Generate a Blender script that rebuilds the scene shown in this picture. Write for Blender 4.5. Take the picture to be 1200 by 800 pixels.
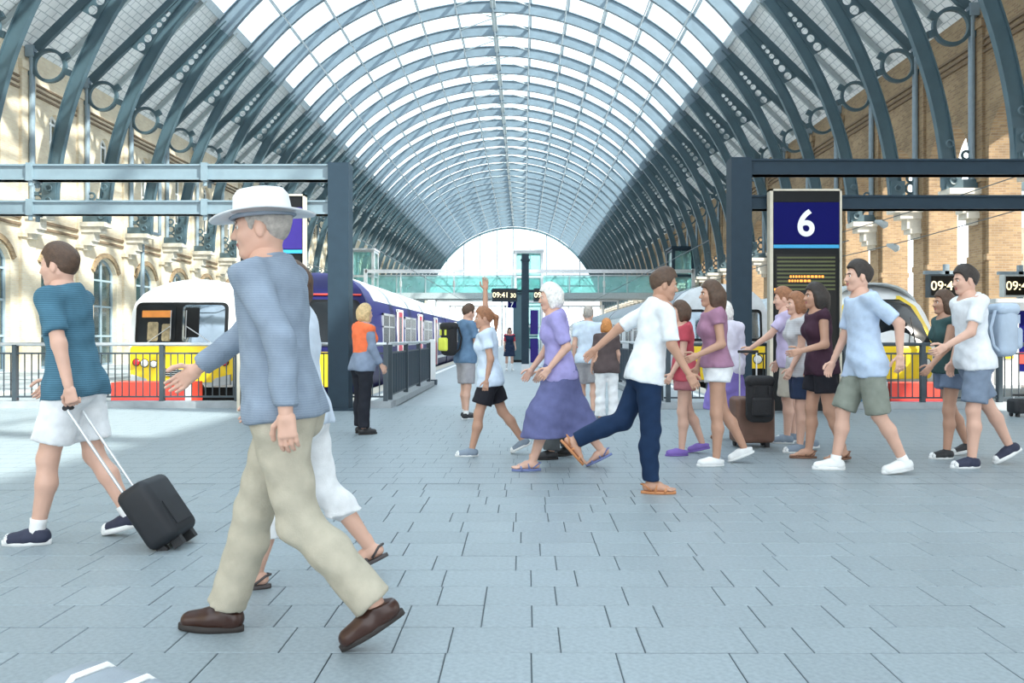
import bpy, bmesh, math, random
import numpy as np
from mathutils import Vector, Matrix

random.seed(7)
scene = bpy.context.scene
for o in list(bpy.data.objects):
    bpy.data.objects.remove(o)
COL = scene.collection
PI = math.pi

# ---------------------------------------------------------------- camera
F, VX, VY, EYE = 960.0, 614.0, 395.0, 1.2
cam = bpy.data.cameras.new('camera')
cam.sensor_width = 36.0
cam.lens = F / 1200.0 * 36.0
cam.shift_x = -(VX - 600.0) / 1200.0
cam.shift_y = -(400.0 - VY) / 1200.0
cam.clip_end = 1000
camo = bpy.data.objects.new('camera', cam)
COL.objects.link(camo)
camo.location = (0, 0, EYE)
camo.rotation_euler = (PI / 2, 0, 0)
scene.camera = camo

# ---------------------------------------------------------------- sky, sun, exposure
world = bpy.data.worlds.new('sky')
scene.world = world
world.use_nodes = True
wn = world.node_tree.nodes
wn['Background'].inputs[0].default_value = (0.88, 0.95, 1.0, 1)
wn['Background'].inputs[1].default_value = 2.6
sun = bpy.data.lights.new('sun', 'SUN')
sun.energy = 11.0
sun.angle = math.radians(1.0)
sun.color = (1.0, 0.93, 0.82)
suno = bpy.data.objects.new('sun', sun)
COL.objects.link(suno)
suno.rotation_euler = Vector((-0.60, 0.42, -0.66)).to_track_quat('-Z', 'Y').to_euler()
vs = scene.view_settings
vs.view_transform = 'Standard'
vs.look = 'None'
vs.gamma = 1.0
vs.use_curve_mapping = False
vs.exposure = 0.13
try:
    scene.cycles.max_bounces = 8
    scene.cycles.transparent_max_bounces = 24
except Exception:
    pass


# ---------------------------------------------------------------- materials
MATS = {}


def mat(name, col, rough=0.6, metal=0.0, var=0.08, scale=6.0, bump=0.0, bscale=60.0, emit=0.0, spec=0.5, rnd=0.0):
    """Principled material with noise-driven colour variation and optional fine relief."""
    if name in MATS:
        return MATS[name]
    m = bpy.data.materials.new(name)
    m.use_nodes = True
    nt = m.node_tree
    b = nt.nodes['Principled BSDF']
    b.inputs['Roughness'].default_value = rough
    b.inputs['Metallic'].default_value = metal
    b.inputs['Specular IOR Level'].default_value = spec
    tc = nt.nodes.new('ShaderNodeTexCoord')
    n = nt.nodes.new('ShaderNodeTexNoise')
    n.inputs['Scale'].default_value = scale
    n.inputs['Detail'].default_value = 4
    nt.links.new(tc.outputs['Object'], n.inputs['Vector'])
    r = nt.nodes.new('ShaderNodeMapRange')
    r.inputs[1].default_value = 0.3
    r.inputs[2].default_value = 0.7
    r.inputs[3].default_value = 1 - var
    r.inputs[4].default_value = 1 + var
    nt.links.new(n.outputs['Fac'], r.inputs[0])
    hs = nt.nodes.new('ShaderNodeHueSaturation')
    hs.inputs['Color'].default_value = (*col, 1)
    val = r.outputs[0]
    if rnd:
        oi = nt.nodes.new('ShaderNodeObjectInfo')
        r2 = nt.nodes.new('ShaderNodeMapRange')
        r2.inputs[3].default_value = 1 - rnd
        r2.inputs[4].default_value = 1 + rnd
        nt.links.new(oi.outputs['Random'], r2.inputs[0])
        mu = nt.nodes.new('ShaderNodeMath')
        mu.operation = 'MULTIPLY'
        nt.links.new(r.outputs[0], mu.inputs[0])
        nt.links.new(r2.outputs[0], mu.inputs[1])
        val = mu.outputs[0]
    nt.links.new(val, hs.inputs['Value'])
    nt.links.new(hs.outputs['Color'], b.inputs['Base Color'])
    if bump:
        n2 = nt.nodes.new('ShaderNodeTexNoise')
        n2.inputs['Scale'].default_value = bscale
        n2.inputs['Detail'].default_value = 3
        nt.links.new(tc.outputs['Object'], n2.inputs['Vector'])
        bp = nt.nodes.new('ShaderNodeBump')
        bp.inputs['Strength'].default_value = bump
        bp.inputs['Distance'].default_value = 0.01
        nt.links.new(n2.outputs['Fac'], bp.inputs['Height'])
        nt.links.new(bp.outputs['Normal'], b.inputs['Normal'])
    if emit:
        b.inputs['Emission Color'].default_value = (*col, 1)
        b.inputs['Emission Strength'].default_value = emit
    MATS[name] = m
    return m


def glass_mat(name, tint=(0.9, 0.95, 0.97), gloss=0.12, rough=0.05, diff=0.0):
    m = bpy.data.materials.new(name)
    m.use_nodes = True
    nt = m.node_tree
    nt.nodes.remove(nt.nodes['Principled BSDF'])
    out = nt.nodes['Material Output']
    t = nt.nodes.new('ShaderNodeBsdfTransparent')
    t.inputs[0].default_value = (*tint, 1)
    g = nt.nodes.new('ShaderNodeBsdfGlossy')
    g.inputs['Roughness'].default_value = rough
    mx = nt.nodes.new('ShaderNodeMixShader')
    fr = nt.nodes.new('ShaderNodeLayerWeight')
    fr.inputs[0].default_value = 0.25
    fm = nt.nodes.new('ShaderNodeMath')
    fm.operation = 'MULTIPLY'
    fm.inputs[1].default_value = gloss * 1.5
    nt.links.new(fr.outputs['Facing'], fm.inputs[0])
    nt.links.new(fm.outputs[0], mx.inputs[0])
    nt.links.new(t.outputs[0], mx.inputs[1])
    nt.links.new(g.outputs[0], mx.inputs[2])
    last = mx
    if diff:
        d = nt.nodes.new('ShaderNodeBsdfTranslucent')
        d.inputs[0].default_value = (0.9, 0.95, 1.0, 1)
        m2 = nt.nodes.new('ShaderNodeMixShader')
        nz = nt.nodes.new('ShaderNodeTexNoise')
        nz.inputs['Scale'].default_value = 1.5
        tc = nt.nodes.new('ShaderNodeTexCoord')
        nt.links.new(tc.outputs['Object'], nz.inputs['Vector'])
        r = nt.nodes.new('ShaderNodeMapRange')
        r.inputs[3].default_value = diff * 0.6
        r.inputs[4].default_value = diff * 1.4
        nt.links.new(nz.outputs['Fac'], r.inputs[0])
        nt.links.new(r.outputs[0], m2.inputs[0])
        nt.links.new(mx.outputs[0], m2.inputs[1])
        nt.links.new(d.outputs[0], m2.inputs[2])
        last = m2
    nt.links.new(last.outputs[0], out.inputs['Surface'])
    MATS[name] = m
    return m


def pattern_mat(name, c1, c2, mortar, bw, rh, ms, rough=0.85, bump=0.4, swap=False, var=0.15):
    """Brick-texture material on (x+y, z) object coordinates: brickwork or board joints."""
    m = bpy.data.materials.new(name)
    m.use_nodes = True
    nt = m.node_tree
    b = nt.nodes['Principled BSDF']
    b.inputs['Roughness'].default_value = rough
    tc = nt.nodes.new('ShaderNodeTexCoord')
    sp = nt.nodes.new('ShaderNodeSeparateXYZ')
    nt.links.new(tc.outputs['Object'], sp.inputs[0])
    cb = nt.nodes.new('ShaderNodeCombineXYZ')
    if swap:   # boards on the roof slope: run along y, rows up the slope
        nt.links.new(sp.outputs['Y'], cb.inputs[0])
        mu = nt.nodes.new('ShaderNodeMath')
        mu.operation = 'MULTIPLY'
        mu.inputs[1].default_value = 1.41
        nt.links.new(sp.outputs['Z'], mu.inputs[0])
        nt.links.new(mu.outputs[0], cb.inputs[1])
    else:
        ad = nt.nodes.new('ShaderNodeMath')
        nt.links.new(sp.outputs['X'], ad.inputs[0])
        nt.links.new(sp.outputs['Y'], ad.inputs[1])
        nt.links.new(ad.outputs[0], cb.inputs[0])
        nt.links.new(sp.outputs['Z'], cb.inputs[1])
    br = nt.nodes.new('ShaderNodeTexBrick')
    br.inputs['Scale'].default_value = 1.0
    br.inputs['Brick Width'].default_value = bw
    br.inputs['Row Height'].default_value = rh
    br.inputs['Mortar Size'].default_value = ms
    br.inputs['Color1'].default_value = (*c1, 1)
    br.inputs['Color2'].default_value = (*c2, 1)
    br.inputs['Mortar'].default_value = (*mortar, 1)
    nt.links.new(cb.outputs[0], br.inputs['Vector'])
    n = nt.nodes.new('ShaderNodeTexNoise')
    n.inputs['Scale'].default_value = 0.9
    n.inputs['Detail'].default_value = 6
    nt.links.new(tc.outputs['Object'], n.inputs['Vector'])
    r = nt.nodes.new('ShaderNodeMapRange')
    r.inputs[1].default_value = 0.3
    r.inputs[2].default_value = 0.7
    r.inputs[3].default_value = 1 - var
    r.inputs[4].default_value = 1 + var
    nt.links.new(n.outputs['Fac'], r.inputs[0])
    hs = nt.nodes.new('ShaderNodeHueSaturation')
    nt.links.new(br.outputs['Color'], hs.inputs['Color'])
    nt.links.new(r.outputs[0], hs.inputs['Value'])
    nt.links.new(hs.outputs['Color'], b.inputs['Base Color'])
    bp = nt.nodes.new('ShaderNodeBump')
    bp.inputs['Strength'].default_value = bump
    bp.inputs['Distance'].default_value = 0.01
    bp.invert = True
    nt.links.new(br.outputs['Fac'], bp.inputs['Height'])
    nt.links.new(bp.outputs['Normal'], b.inputs['Normal'])
    MATS[name] = m
    return m


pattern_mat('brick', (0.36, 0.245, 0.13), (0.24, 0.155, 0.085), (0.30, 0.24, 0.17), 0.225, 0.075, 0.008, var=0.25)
pattern_mat('brick_left', (0.76, 0.65, 0.47), (0.68, 0.55, 0.38), (0.70, 0.63, 0.53), 0.225, 0.075, 0.008, var=0.15)  # sun and overexposure on the left wall put into a paler brick colour
pattern_mat('boards', (0.90, 0.91, 0.91), (0.86, 0.88, 0.88), (0.50, 0.54, 0.56), 0.42, 0.30, 0.018, rough=0.6, bump=0.3, swap=True, var=0.05)
mat('steel_paint', (0.07, 0.135, 0.16), 0.45, var=0.12, scale=1.2)
mat('rib_paint', (0.07, 0.12, 0.145), 0.45, var=0.12, scale=1.5)
mat('crown_skylit', (0.15, 0.205, 0.245), 0.45, var=0.12, scale=1.5)  # rib colour made paler to carry the daylight under the glass
mat('purlin_paint', (0.55, 0.62, 0.66), 0.5)
mat('rafter_paint', (0.42, 0.47, 0.48), 0.5)
mat('pipe_paint', (0.24, 0.31, 0.36), 0.45)
mat('gantry_paint', (0.026, 0.046, 0.066), 0.5, spec=0.2, var=0.06)
mat('fence_paint', (0.05, 0.07, 0.085), 0.4)
mat('rail_steel', (0.62, 0.64, 0.66), 0.3, 0.6)
mat('stone', (0.60, 0.56, 0.48), 0.8, var=0.1, bump=0.2)
mat('dark_course', (0.20, 0.14, 0.09), 0.85)
mat('kerb', (0.36, 0.39, 0.41), 0.75, var=0.1, bump=0.2)
mat('granite', (0.27, 0.32, 0.345), 0.42, var=0.13, scale=45, bump=0.12, bscale=220, rnd=0.045)
mat('joint', (0.13, 0.16, 0.18), 0.9)
mat('platform', (0.34, 0.385, 0.41), 0.5, var=0.08, scale=4, bump=0.1)
mat('ballast', (0.30, 0.27, 0.24), 0.95, var=0.35, scale=12, bump=0.8, bscale=14)
mat('white_line', (0.85, 0.86, 0.84), 0.6)
mat('window_paint', (0.30, 0.38, 0.42), 0.5)
mat('dark_glass', (0.014, 0.018, 0.022), 0.2, spec=0.2, var=0.3, scale=1.0)
mat('white_paint', (0.86, 0.87, 0.87), 0.35, var=0.03)
mat('yellow_paint', (0.95, 0.66, 0.02), 0.35, var=0.05)
mat('red_paint', (0.72, 0.06, 0.04), 0.45, var=0.08)
mat('maroon_paint', (0.36, 0.03, 0.06), 0.4)
mat('purple_paint', (0.016, 0.016, 0.10), 0.4, spec=0.2, var=0.06)
mat('grey_paint', (0.42, 0.45, 0.47), 0.4)
mat('silver_paint', (0.60, 0.63, 0.66), 0.35, 0.1)
mat('roof_grey', (0.55, 0.60, 0.63), 0.5, var=0.12, scale=2)
mat('black_plastic', (0.006, 0.007, 0.008), 0.5, spec=0.25)
mat('rubber', (0.03, 0.03, 0.032), 0.8)
mat('orange_blind', (0.85, 0.30, 0.06), 0.5)
mat('seat_fabric', (0.30, 0.24, 0.14), 0.9, var=0.4, scale=9)
mat('lamp_white', (0.8, 0.8, 0.78), 0.15)
mat('lamp_red', (0.65, 0.02, 0.03), 0.2)
mat('navy_panel', (0.005, 0.006, 0.10), 0.5, spec=0.08, var=0.03)
mat('violet_panel', (0.045, 0.03, 0.20), 0.5, spec=0.1, var=0.05)
mat('cyan_strip', (0.03, 0.36, 0.66), 0.4, var=0.02)
mat('sign_white', (0.92, 0.92, 0.92), 0.5, var=0.01)
mat('cream_trim', (0.62, 0.56, 0.45), 0.5)
mat('screen_dark', (0.006, 0.006, 0.005), 0.3, spec=0.3)
mat('screen_row', (0.09, 0.10, 0.03), 0.4)
mat('led_orange', (1.0, 0.35, 0.05), 0.5, emit=1.2)
mat('led_cream', (1.0, 0.86, 0.55), 0.5, emit=0.9)
mat('blue_block', (0.02, 0.16, 0.34), 0.5)
mat('wire', (0.10, 0.12, 0.13), 0.5)
glass_mat('roof_glass', (0.90, 0.95, 0.98), 0.10, 0.05, diff=0.03)
glass_mat('gable_glass', (0.95, 0.97, 0.98), 0.08)
glass_mat('window_glass', (0.55, 0.66, 0.72), 0.35)
glass_mat('bridge_glass', (0.66, 0.90, 0.86), 0.25, diff=0.25)
glass_mat('cab_glass', (0.62, 0.70, 0.74), 0.35)


# ---------------------------------------------------------------- mesh helpers
class MB:
    def __init__(s):
        s.v, s.f, s.m = [], [], []
        s.cur = 0

    def add(s, vs_, fs_):
        b = len(s.v)
        s.v += [tuple(p) for p in vs_]
        for f in fs_:
            s.f.append(tuple(i + b for i in f))
            s.m.append(s.cur)
        return s

    def box(s, x0, y0, z0, x1, y1, z1):
        x0, x1 = min(x0, x1), max(x0, x1)
        y0, y1 = min(y0, y1), max(y0, y1)
        z0, z1 = min(z0, z1), max(z0, z1)
        return s.add([(x0, y0, z0), (x1, y0, z0), (x1, y1, z0), (x0, y1, z0), (x0, y0, z1), (x1, y0, z1), (x1, y1, z1), (x0, y1, z1)],
                     [(0, 3, 2, 1), (4, 5, 6, 7), (0, 1, 5, 4), (1, 2, 6, 5), (2, 3, 7, 6), (3, 0, 4, 7)])

    def cbox(s, c, d):
        return s.box(c[0] - d[0] / 2, c[1] - d[1] / 2, c[2] - d[2] / 2, c[0] + d[0] / 2, c[1] + d[1] / 2, c[2] + d[2] / 2)

    def prism(s, poly, a0, a1, axis='y'):
        """poly of 2-D points extruded along axis (x: poly=(y,z); y: poly=(x,z); z: poly=(x,y))."""
        n = len(poly)

        def P(p, a):
            return {'x': (a, p[0], p[1]), 'y': (p[0], a, p[1]), 'z': (p[0], p[1], a)}[axis]
        vs_ = [P(p, a0) for p in poly] + [P(p, a1) for p in poly]
        fs_ = [tuple(range(n)), tuple(range(2 * n - 1, n - 1, -1))]
        fs_ += [(i, i + n, (i + 1) % n + n, (i + 1) % n) for i in range(n)]
        return s.add(vs_, fs_)

    def bar(s, a, b, w, h, up=(0, 0, 1)):
        a, b = Vector(a), Vector(b)
        d = (b - a).normalized()
        u = Vector(up)
        r = d.cross(u)
        if r.length < 1e-4:
            r = d.cross(Vector((1, 0, 0)))
        r.normalize()
        u = r.cross(d)
        vs_ = []
        for p in (a, b):
            for i, j in ((-1, -1), (1, -1), (1, 1), (-1, 1)):
                vs_.append(p + r * (i * w / 2) + u * (j * h / 2))
        return s.add(vs_, [(0, 1, 2, 3), (7, 6, 5, 4), (0, 4, 5, 1), (1, 5, 6, 2), (2, 6, 7, 3), (3, 7, 4, 0)])

    def tube(s, pts, r, n=8, closed=False, rads=None):
        pts = [Vector(p) for p in pts]
        m = len(pts)
        vs_, fs_ = [], []
        ref = None
        for i, p in enumerate(pts):
            if closed:
                d = pts[(i + 1) % m] - pts[i - 1]
            else:
                d = pts[min(i + 1, m - 1)] - pts[max(i - 1, 0)]
            d.normalize()
            if ref is None:
                ref = Vector((0, 0, 1)) if abs(d.z) < 0.9 else Vector((1, 0, 0))
            u = (ref - d * ref.dot(d)).normalized()
            ref = u
            w = d.cross(u)
            rr = rads[i] if rads else r
            for k in range(n):
                t = 2 * PI * k / n
                vs_.append(p + u * (math.cos(t) * rr) + w * (math.sin(t) * rr))
        seg = m if closed else m - 1
        for i in range(seg):
            for k in range(n):
                a, b = i * n + k, i * n + (k + 1) % n
                c, d_ = ((i + 1) % m) * n + (k + 1) % n, ((i + 1) % m) * n + k
                fs_.append((a, b, c, d_))
        if not closed:
            fs_.append(tuple(range(n - 1, -1, -1)))
            fs_.append(tuple(range((m - 1) * n, m * n)))
        return s.add(vs_, fs_)

    def cyl(s, a, b, r, n=12, r2=None):
        return s.tube([a, b], r, n, rads=[r, r if r2 is None else r2])

    def loft(s, rings, cap=True):
        n = len(rings[0])
        vs_ = [p for r in rings for p in r]
        fs_ = []
        for i in range(len(rings) - 1):
            for k in range(n):
                fs_.append((i * n + k, i * n + (k + 1) % n, (i + 1) * n + (k + 1) % n, (i + 1) * n + k))
        if cap:
            fs_.append(tuple(range(n - 1, -1, -1)))
            fs_.append(tuple(range((len(rings) - 1) * n, len(rings) * n)))
        return s.add(vs_, fs_)

    def mesh(s, name, mats, smooth=False, fix=True):
        me = bpy.data.meshes.new(name)
        me.from_pydata(s.v, [], s.f)
        for mm in (mats if isinstance(mats, (list, tuple)) else [mats]):
            me.materials.append(MATS[mm] if isinstance(mm, str) else mm)
        if any(s.m):
            me.polygons.foreach_set('material_index', s.m)
        if fix:
            bm = bmesh.new()
            bm.from_mesh(me)
            bmesh.ops.recalc_face_normals(bm, faces=bm.faces)
            bm.to_mesh(me)
            bm.free()
        if smooth:
            me.polygons.foreach_set('use_smooth', [True] * len(me.polygons))
            if smooth != 'all':
                try:
                    me.set_sharp_from_angle(angle=math.radians(40))
                except Exception:
                    pass
        return me


def link(name, data, parent=None, loc=(0, 0, 0), rot=(0, 0, 0)):
    o = bpy.data.objects.new(name, data)
    COL.objects.link(o)
    o.location = loc
    o.rotation_euler = rot
    if parent is not None:
        o.parent = parent
    return o


def obj(name, mb, mats, parent=None, smooth=False, loc=(0, 0, 0), rot=(0, 0, 0)):
    return link(name, mb.mesh(name, mats, smooth), parent, loc, rot)


def tag(o, label=None, cat=None, group=None, kind=None):
    if label:
        o['label'] = label
    if cat:
        o['category'] = cat
    if group:
        o['group'] = group
    if kind:
        o['kind'] = kind
    return o


def empty(name, loc=(0, 0, 0), rz=0.0):
    return link(name, None, None, loc, (0, 0, rz))


def thing(name, label, cat, loc=(0, 0, 0), rz=0.0, group=None):
    return tag(empty(name, loc, rz), label, cat, group)


def text_mesh(s, size, material, depth=0.008, bold=0.0, xs=1.0):
    cu = bpy.data.curves.new('lettering', 'FONT')
    cu.body = s
    cu.size = size
    cu.align_x = 'CENTER'
    cu.align_y = 'CENTER'
    cu.extrude = depth
    cu.offset = bold
    o = bpy.data.objects.new('lettering', cu)
    COL.objects.link(o)
    dg = bpy.context.evaluated_depsgraph_get()
    me = bpy.data.meshes.new_from_object(o.evaluated_get(dg))
    bpy.data.objects.remove(o)
    me.transform(Matrix.Scale(xs, 4, (1, 0, 0)))
    me.materials.clear()
    me.materials.append(MATS[material])
    return me


def at(px, py, Y):
    """World point seen at pixel (px, py) at depth Y."""
    return Vector(((px - VX) * Y / F, Y, EYE - (py - VY) * Y / F))


def ground(px, py):
    Y = F * EYE / (py - VY)
    return Vector(((px - VX) * Y / F, Y, 0))


# ================================================================ SETTING
CX, CZ = -1.8, 5.1            # axis of the shed
RI, RO = 14.9, 15.85          # inner edge of the ribs, glass line
BAY = 3.7
RIB0 = 29.3
K0, K1 = -11, 30              # ribs from Y=-11.4 to the far gable
YG = RIB0 + K1 * BAY          # 140.3
WALL = 16.0
XL, XR = CX - WALL, CX + WALL
YB = RIB0 + K0 * BAY

# ---- floor with paving slabs
floor = obj('floor', MB().box(XL - 1, YB - 1, -0.4, XR + 30, 14.35, -0.009), 'joint')
tag(floor, kind='structure')
ROW = 0.2765
rows_px = {   # joints read on the right half of the nearest rows
    0: [(622.5, 721.5, 854, 919, 1020, 1154), 764.5], 1: [(654, 745, 866.5, 927.5, 1019, 1145), 734.5],
    2: [(623, 708.5, 765, 876.5, 962.5, 1019, 1137), 709.5], 3: [(650, 728.5, 834, 886, 966.5, 1075, 1130), 687.5],
    4: [(622, 673, 772, 845, 895, 994, 1069, 1117), 668.5]}
slab_cache = {}


def slab_mesh(w):
    k = round(w, 3)
    if k not in slab_cache:
        g, e = 0.0020, 0.003
        a, b = k / 2 - g, ROW / 2 - 0.0034
        m = MB()
        m.add([(-a, -b, -0.03), (a, -b, -0.03), (a, b, -0.03), (-a, b, -0.03), (-a, -b, -0.003), (a, -b, -0.003), (a, b, -0.003), (-a, b, -0.003),
               (-a + e, -b + e, 0), (a - e, -b + e, 0), (a - e, b - e, 0), (-a + e, b - e, 0)],
              [(0, 1, 5, 4), (1, 2, 6, 5), (2, 3, 7, 6), (3, 0, 4, 7), (4, 5, 9, 8), (5, 6, 10, 9), (6, 7, 11, 10), (7, 4, 8, 11), (8, 9, 10, 11)])
        m.m[:4] = [1] * 4
        slab_cache[k] = m.mesh('slab', ['granite', 'joint'])
    return slab_cache[k]


slabs = []
rs = random.Random(3)
r0 = 3.118 - ROW
nrow = int((14.3 - (r0)) / ROW)
for j in range(-14, nrow + 1):
    ya = r0 + j * ROW
    yb = min(ya + ROW, 14.34)
    if yb - ya < 0.05:
        continue
    xs = []
    if j in rows_px:
        pxs, yy = rows_px[j]
        Yj = F * EYE / (yy - VY)
        xs = [(p - VX) * Yj / F for p in pxs]
    else:
        xs = [rs.uniform(-0.2, 0.2)]
    W3 = (0.212, 0.325, 0.433)
    while xs[-1] < XR:
        xs.append(xs[-1] + rs.choice(W3))
    while xs[0] > XL:
        xs.insert(0, xs[0] - rs.choice(W3))
    for a, b in zip(xs[:-1], xs[1:]):
        slabs.append((a, b, ya, yb))


def slab_seen(t):
    a, b, ya, yb = t
    if ya < 2.5:
        return False
    yy = max(yb, 0.1)
    return b > (-20 - VX) * yy / F and a < (1220 - VX) * yy / F


slabs.sort(key=lambda t: (not slab_seen(t), t[2], abs(t[0])))
for t in slabs[:298]:
    a, b, ya, yb = t
    link('paving_slab', slab_mesh(b - a), floor, ((a + b) / 2, (ya + yb) / 2, rs.uniform(-0.0008, 0.0008)))
m = MB()
for a, b, ya, yb in slabs[298:]:
    g = 0.0020
    m.add([(a + g, ya + .0034, 0), (b - g, ya + .0034, 0), (b - g, yb - .0034, 0), (a + g, yb - .0034, 0)], [(0, 1, 2, 3)])
rest = link('paving_slabs', m.mesh('paving_slabs', 'granite', fix=False), floor)
rest['kind'] = 'stuff'

# ---- platforms and track beds behind the fence line
PLAT = [('central', -3.62, 4.30, -0.02), ('left', XL, -10.75, 0.0), ('right', 11.95, XR + 30, 0.0)]
for i, (nm, a, b, z) in enumerate(PLAT):
    p = obj('floor_%s_platform' % nm, MB().box(a, 14.35, -1.0, b, YG + 60, z), 'platform')
    tag(p, kind='structure')
    for s, x in ((1, a), (-1, b)):
        if nm == 'left' and s == 1 or nm == 'right' and s == -1:
            continue
        obj('platform_edge_line', MB().box(x + s * 0.55, 14.5, z, x + s * 0.72, YG + 50, z + 0.004), 'white_line', p)
        obj('coping', MB().box(x, 14.4, z, x + s * 0.4, YG + 50, z + 0.006), 'stone', p)
bed = obj('floor_track_bed', MB().box(XL, 14.35, -1.3, 11.95, YG + 60, -1.0), 'ballast')
tag(bed, kind='structure')
far_ground = obj('floor_outside', MB().box(-150, YG + 60, -1.2, 150, YG + 500, -0.9), 'ballast')
tag(far_ground, kind='structure')
for i, xc in enumerate((-5.02, -9.1, 5.87, 10.3)):
    for s in (-1, 1):
        obj('rail', MB().box(xc + s * 0.72 - 0.035, 18, -1.0, xc + s * 0.72 + 0.035, YG + 60, -0.85), 'rail_steel', bed)

# ---- roof: ribs, rafters, rings, purlins, glass, boarding
ceiling = tag(empty('ceiling'), kind='structure')
A_G = math.radians(41.7)                # angle (from horizontal) where the glass starts
GX, GZ = RO * math.cos(A_G), RO * math.sin(A_G)
# tangent line from the glass edge down to the wall top
A_S = math.radians(45.6)                # normal of the solid slopes
TX, TZ = math.sin(A_S), -math.cos(A_S)  # direction down and out
LEN = (15.85 - GX) / TX
WX, WZ = GX + TX * LEN, GZ + TZ * LEN


def pol(r, a):
    return r * math.cos(a), r * math.sin(a)


def arc_strip(mb, r0f, r1f, a0, a1, n, w):
    """Curved plate between radii r0f(a), r1f(a), of width w along y, centred on y=0."""
    rings = []
    for i in range(n + 1):
        a = a0 + (a1 - a0) * i / n
        x0, z0 = pol(r0f(a) if callable(r0f) else r0f, a)
        x1, z1 = pol(r1f(a) if callable(r1f) else r1f, a)
        rings.append([(x0, -w / 2, z0), (x1, -w / 2, z1), (x1, w / 2, z1), (x0, w / 2, z0)])
    mb.loft(rings)


def rib_mesh(side):
    """Half of a main rib in shed coordinates (x out from the axis, z up from CZ)."""
    m = MB()
    a0, a1 = math.radians(2.7), math.radians(90)
    aJ = math.radians(40)
    # lower arch member: web and two flanges
    arc_strip(m, RI + 0.03, RI + 0.43, a0, aJ, 22, 0.05)
    arc_strip(m, RI, RI + 0.04, a0, aJ, 22, 0.20)
    arc_strip(m, RI + 0.42, RI + 0.46, a0, aJ, 22, 0.20)
    # straight principal rafter from wall top to glass edge
    up = (math.cos(A_S), 0, math.sin(A_S))
    d0 = 0.24
    pa = (WX - up[0] * d0, 0, WZ - up[2] * d0)
    pb = (GX - up[0] * d0, 0, GZ - up[2] * d0)
    m.bar(pa, pb, 0.05, 0.28, up)
    m.bar((pa[0] - up[0] * .18, 0, pa[2] - up[2] * .18), (pb[0] - up[0] * .18, 0, pb[2] - up[2] * .18), 0.16, 0.04, up)
    # solid gusset and web with diminishing holes between rafter and arch

    def line_r(a):
        return (GX * math.cos(A_S) + GZ * math.sin(A_S)) / math.cos(a - A_S) - 0.40
    arc_strip(m, RI + 0.45, line_r, math.radians(36.5), math.radians(43), 8, 0.05)
    angs = [math.radians(v) for v in (29.0, 30.6, 32.1, 33.4, 34.5, 35.5, 36.5)]
    for i in range(len(angs) - 1):
        qa, qb = angs[i], angs[i + 1]
        c = [pol(RI + 0.44, qa), pol(RI + 0.44, qb), pol(line_r(qb), qb), pol(line_r(qa), qa)]
        mid = ((c[0][0] + c[1][0] + c[2][0] + c[3][0]) / 4, (c[0][1] + c[1][1] + c[2][1] + c[3][1]) / 4)
        gap = line_r((qa + qb) / 2) - RI - 0.44
        r = min(gap, (qb - qa) * 15.6) * 0.40
        N = 16
        inner, outer = [], []
        for k in range(N):
            t = 2 * PI * k / N
            e1 = Vector((c[1][0] - c[0][0], c[1][1] - c[0][1])).normalized()
            e2 = Vector((-e1.y, e1.x))
            if (Vector(c[3]) - Vector(c[0])).dot(e2) < 0:
                e2 = -e2
            u, v = math.cos(t), math.sin(t)
            inner.append((mid[0] + e1.x * u * r + e2.x * v * r, mid[1] + e1.y * u * r + e2.y * v * r))
            q = max(abs(u), abs(v))
            su, sv = (u / q + 1) / 2, (v / q + 1) / 2
            x = (c[0][0] * (1 - su) + c[1][0] * su) * (1 - sv) + (c[3][0] * (1 - su) + c[2][0] * su) * sv
            z = (c[0][1] * (1 - su) + c[1][1] * su) * (1 - sv) + (c[3][1] * (1 - su) + c[2][1] * su) * sv
            outer.append((x, z))
        for yy in (-0.025, 0.025):
            m.add([(x, yy, z) for x, z in inner] + [(x, yy, z) for x, z in outer],
                  [(k, (k + 1) % N, N + (k + 1) % N, N + k) for k in range(N)])
        m.add([(x, -0.025, z) for x, z in inner] + [(x, 0.025, z) for x, z in inner], [(k, (k + 1) % N, N + (k + 1) % N, N + k) for k in range(N)])
    # foot shoe: box plates with bosses
    x0, z0 = pol(RI + 0.25, math.radians(4))
    m.box(RI + 0.02, -0.18, 0.70, WALL - 0.12, 0.18, 1.0)
    m.bar((RI + 0.23, 0, 0.8), (x0 + 0.0, 0, z0 + 0.6), 0.30, 0.5, (1, 0, 0))
    for zz in (0.95, 1.4, 2.1):
        for sy in (-1, 1):
            xx = math.sqrt((RI + .25) ** 2 - zz ** 2)
            m.tube([(xx + .11 * math.cos(t), sy * 0.21, zz + .11 * math.sin(t)) for t in [2 * PI * i / 10 for i in range(10)]], 0.03, 5, True)
    if side < 0:
        m.v = [(-x, y, z) for x, y, z in m.v]
    return m.mesh('rib', 'rib_paint')


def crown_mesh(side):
    """Crown of the rib; light from the glass is put into its paler colour."""
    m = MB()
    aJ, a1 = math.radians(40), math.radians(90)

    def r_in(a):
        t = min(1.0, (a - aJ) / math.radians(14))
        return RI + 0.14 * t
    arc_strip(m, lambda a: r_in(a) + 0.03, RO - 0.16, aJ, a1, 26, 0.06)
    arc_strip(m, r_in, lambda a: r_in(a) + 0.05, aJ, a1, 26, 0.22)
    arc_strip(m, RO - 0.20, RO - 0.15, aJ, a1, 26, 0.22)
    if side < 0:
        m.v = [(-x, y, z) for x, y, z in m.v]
    return m.mesh('crown_plate', 'crown_skylit')


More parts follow.
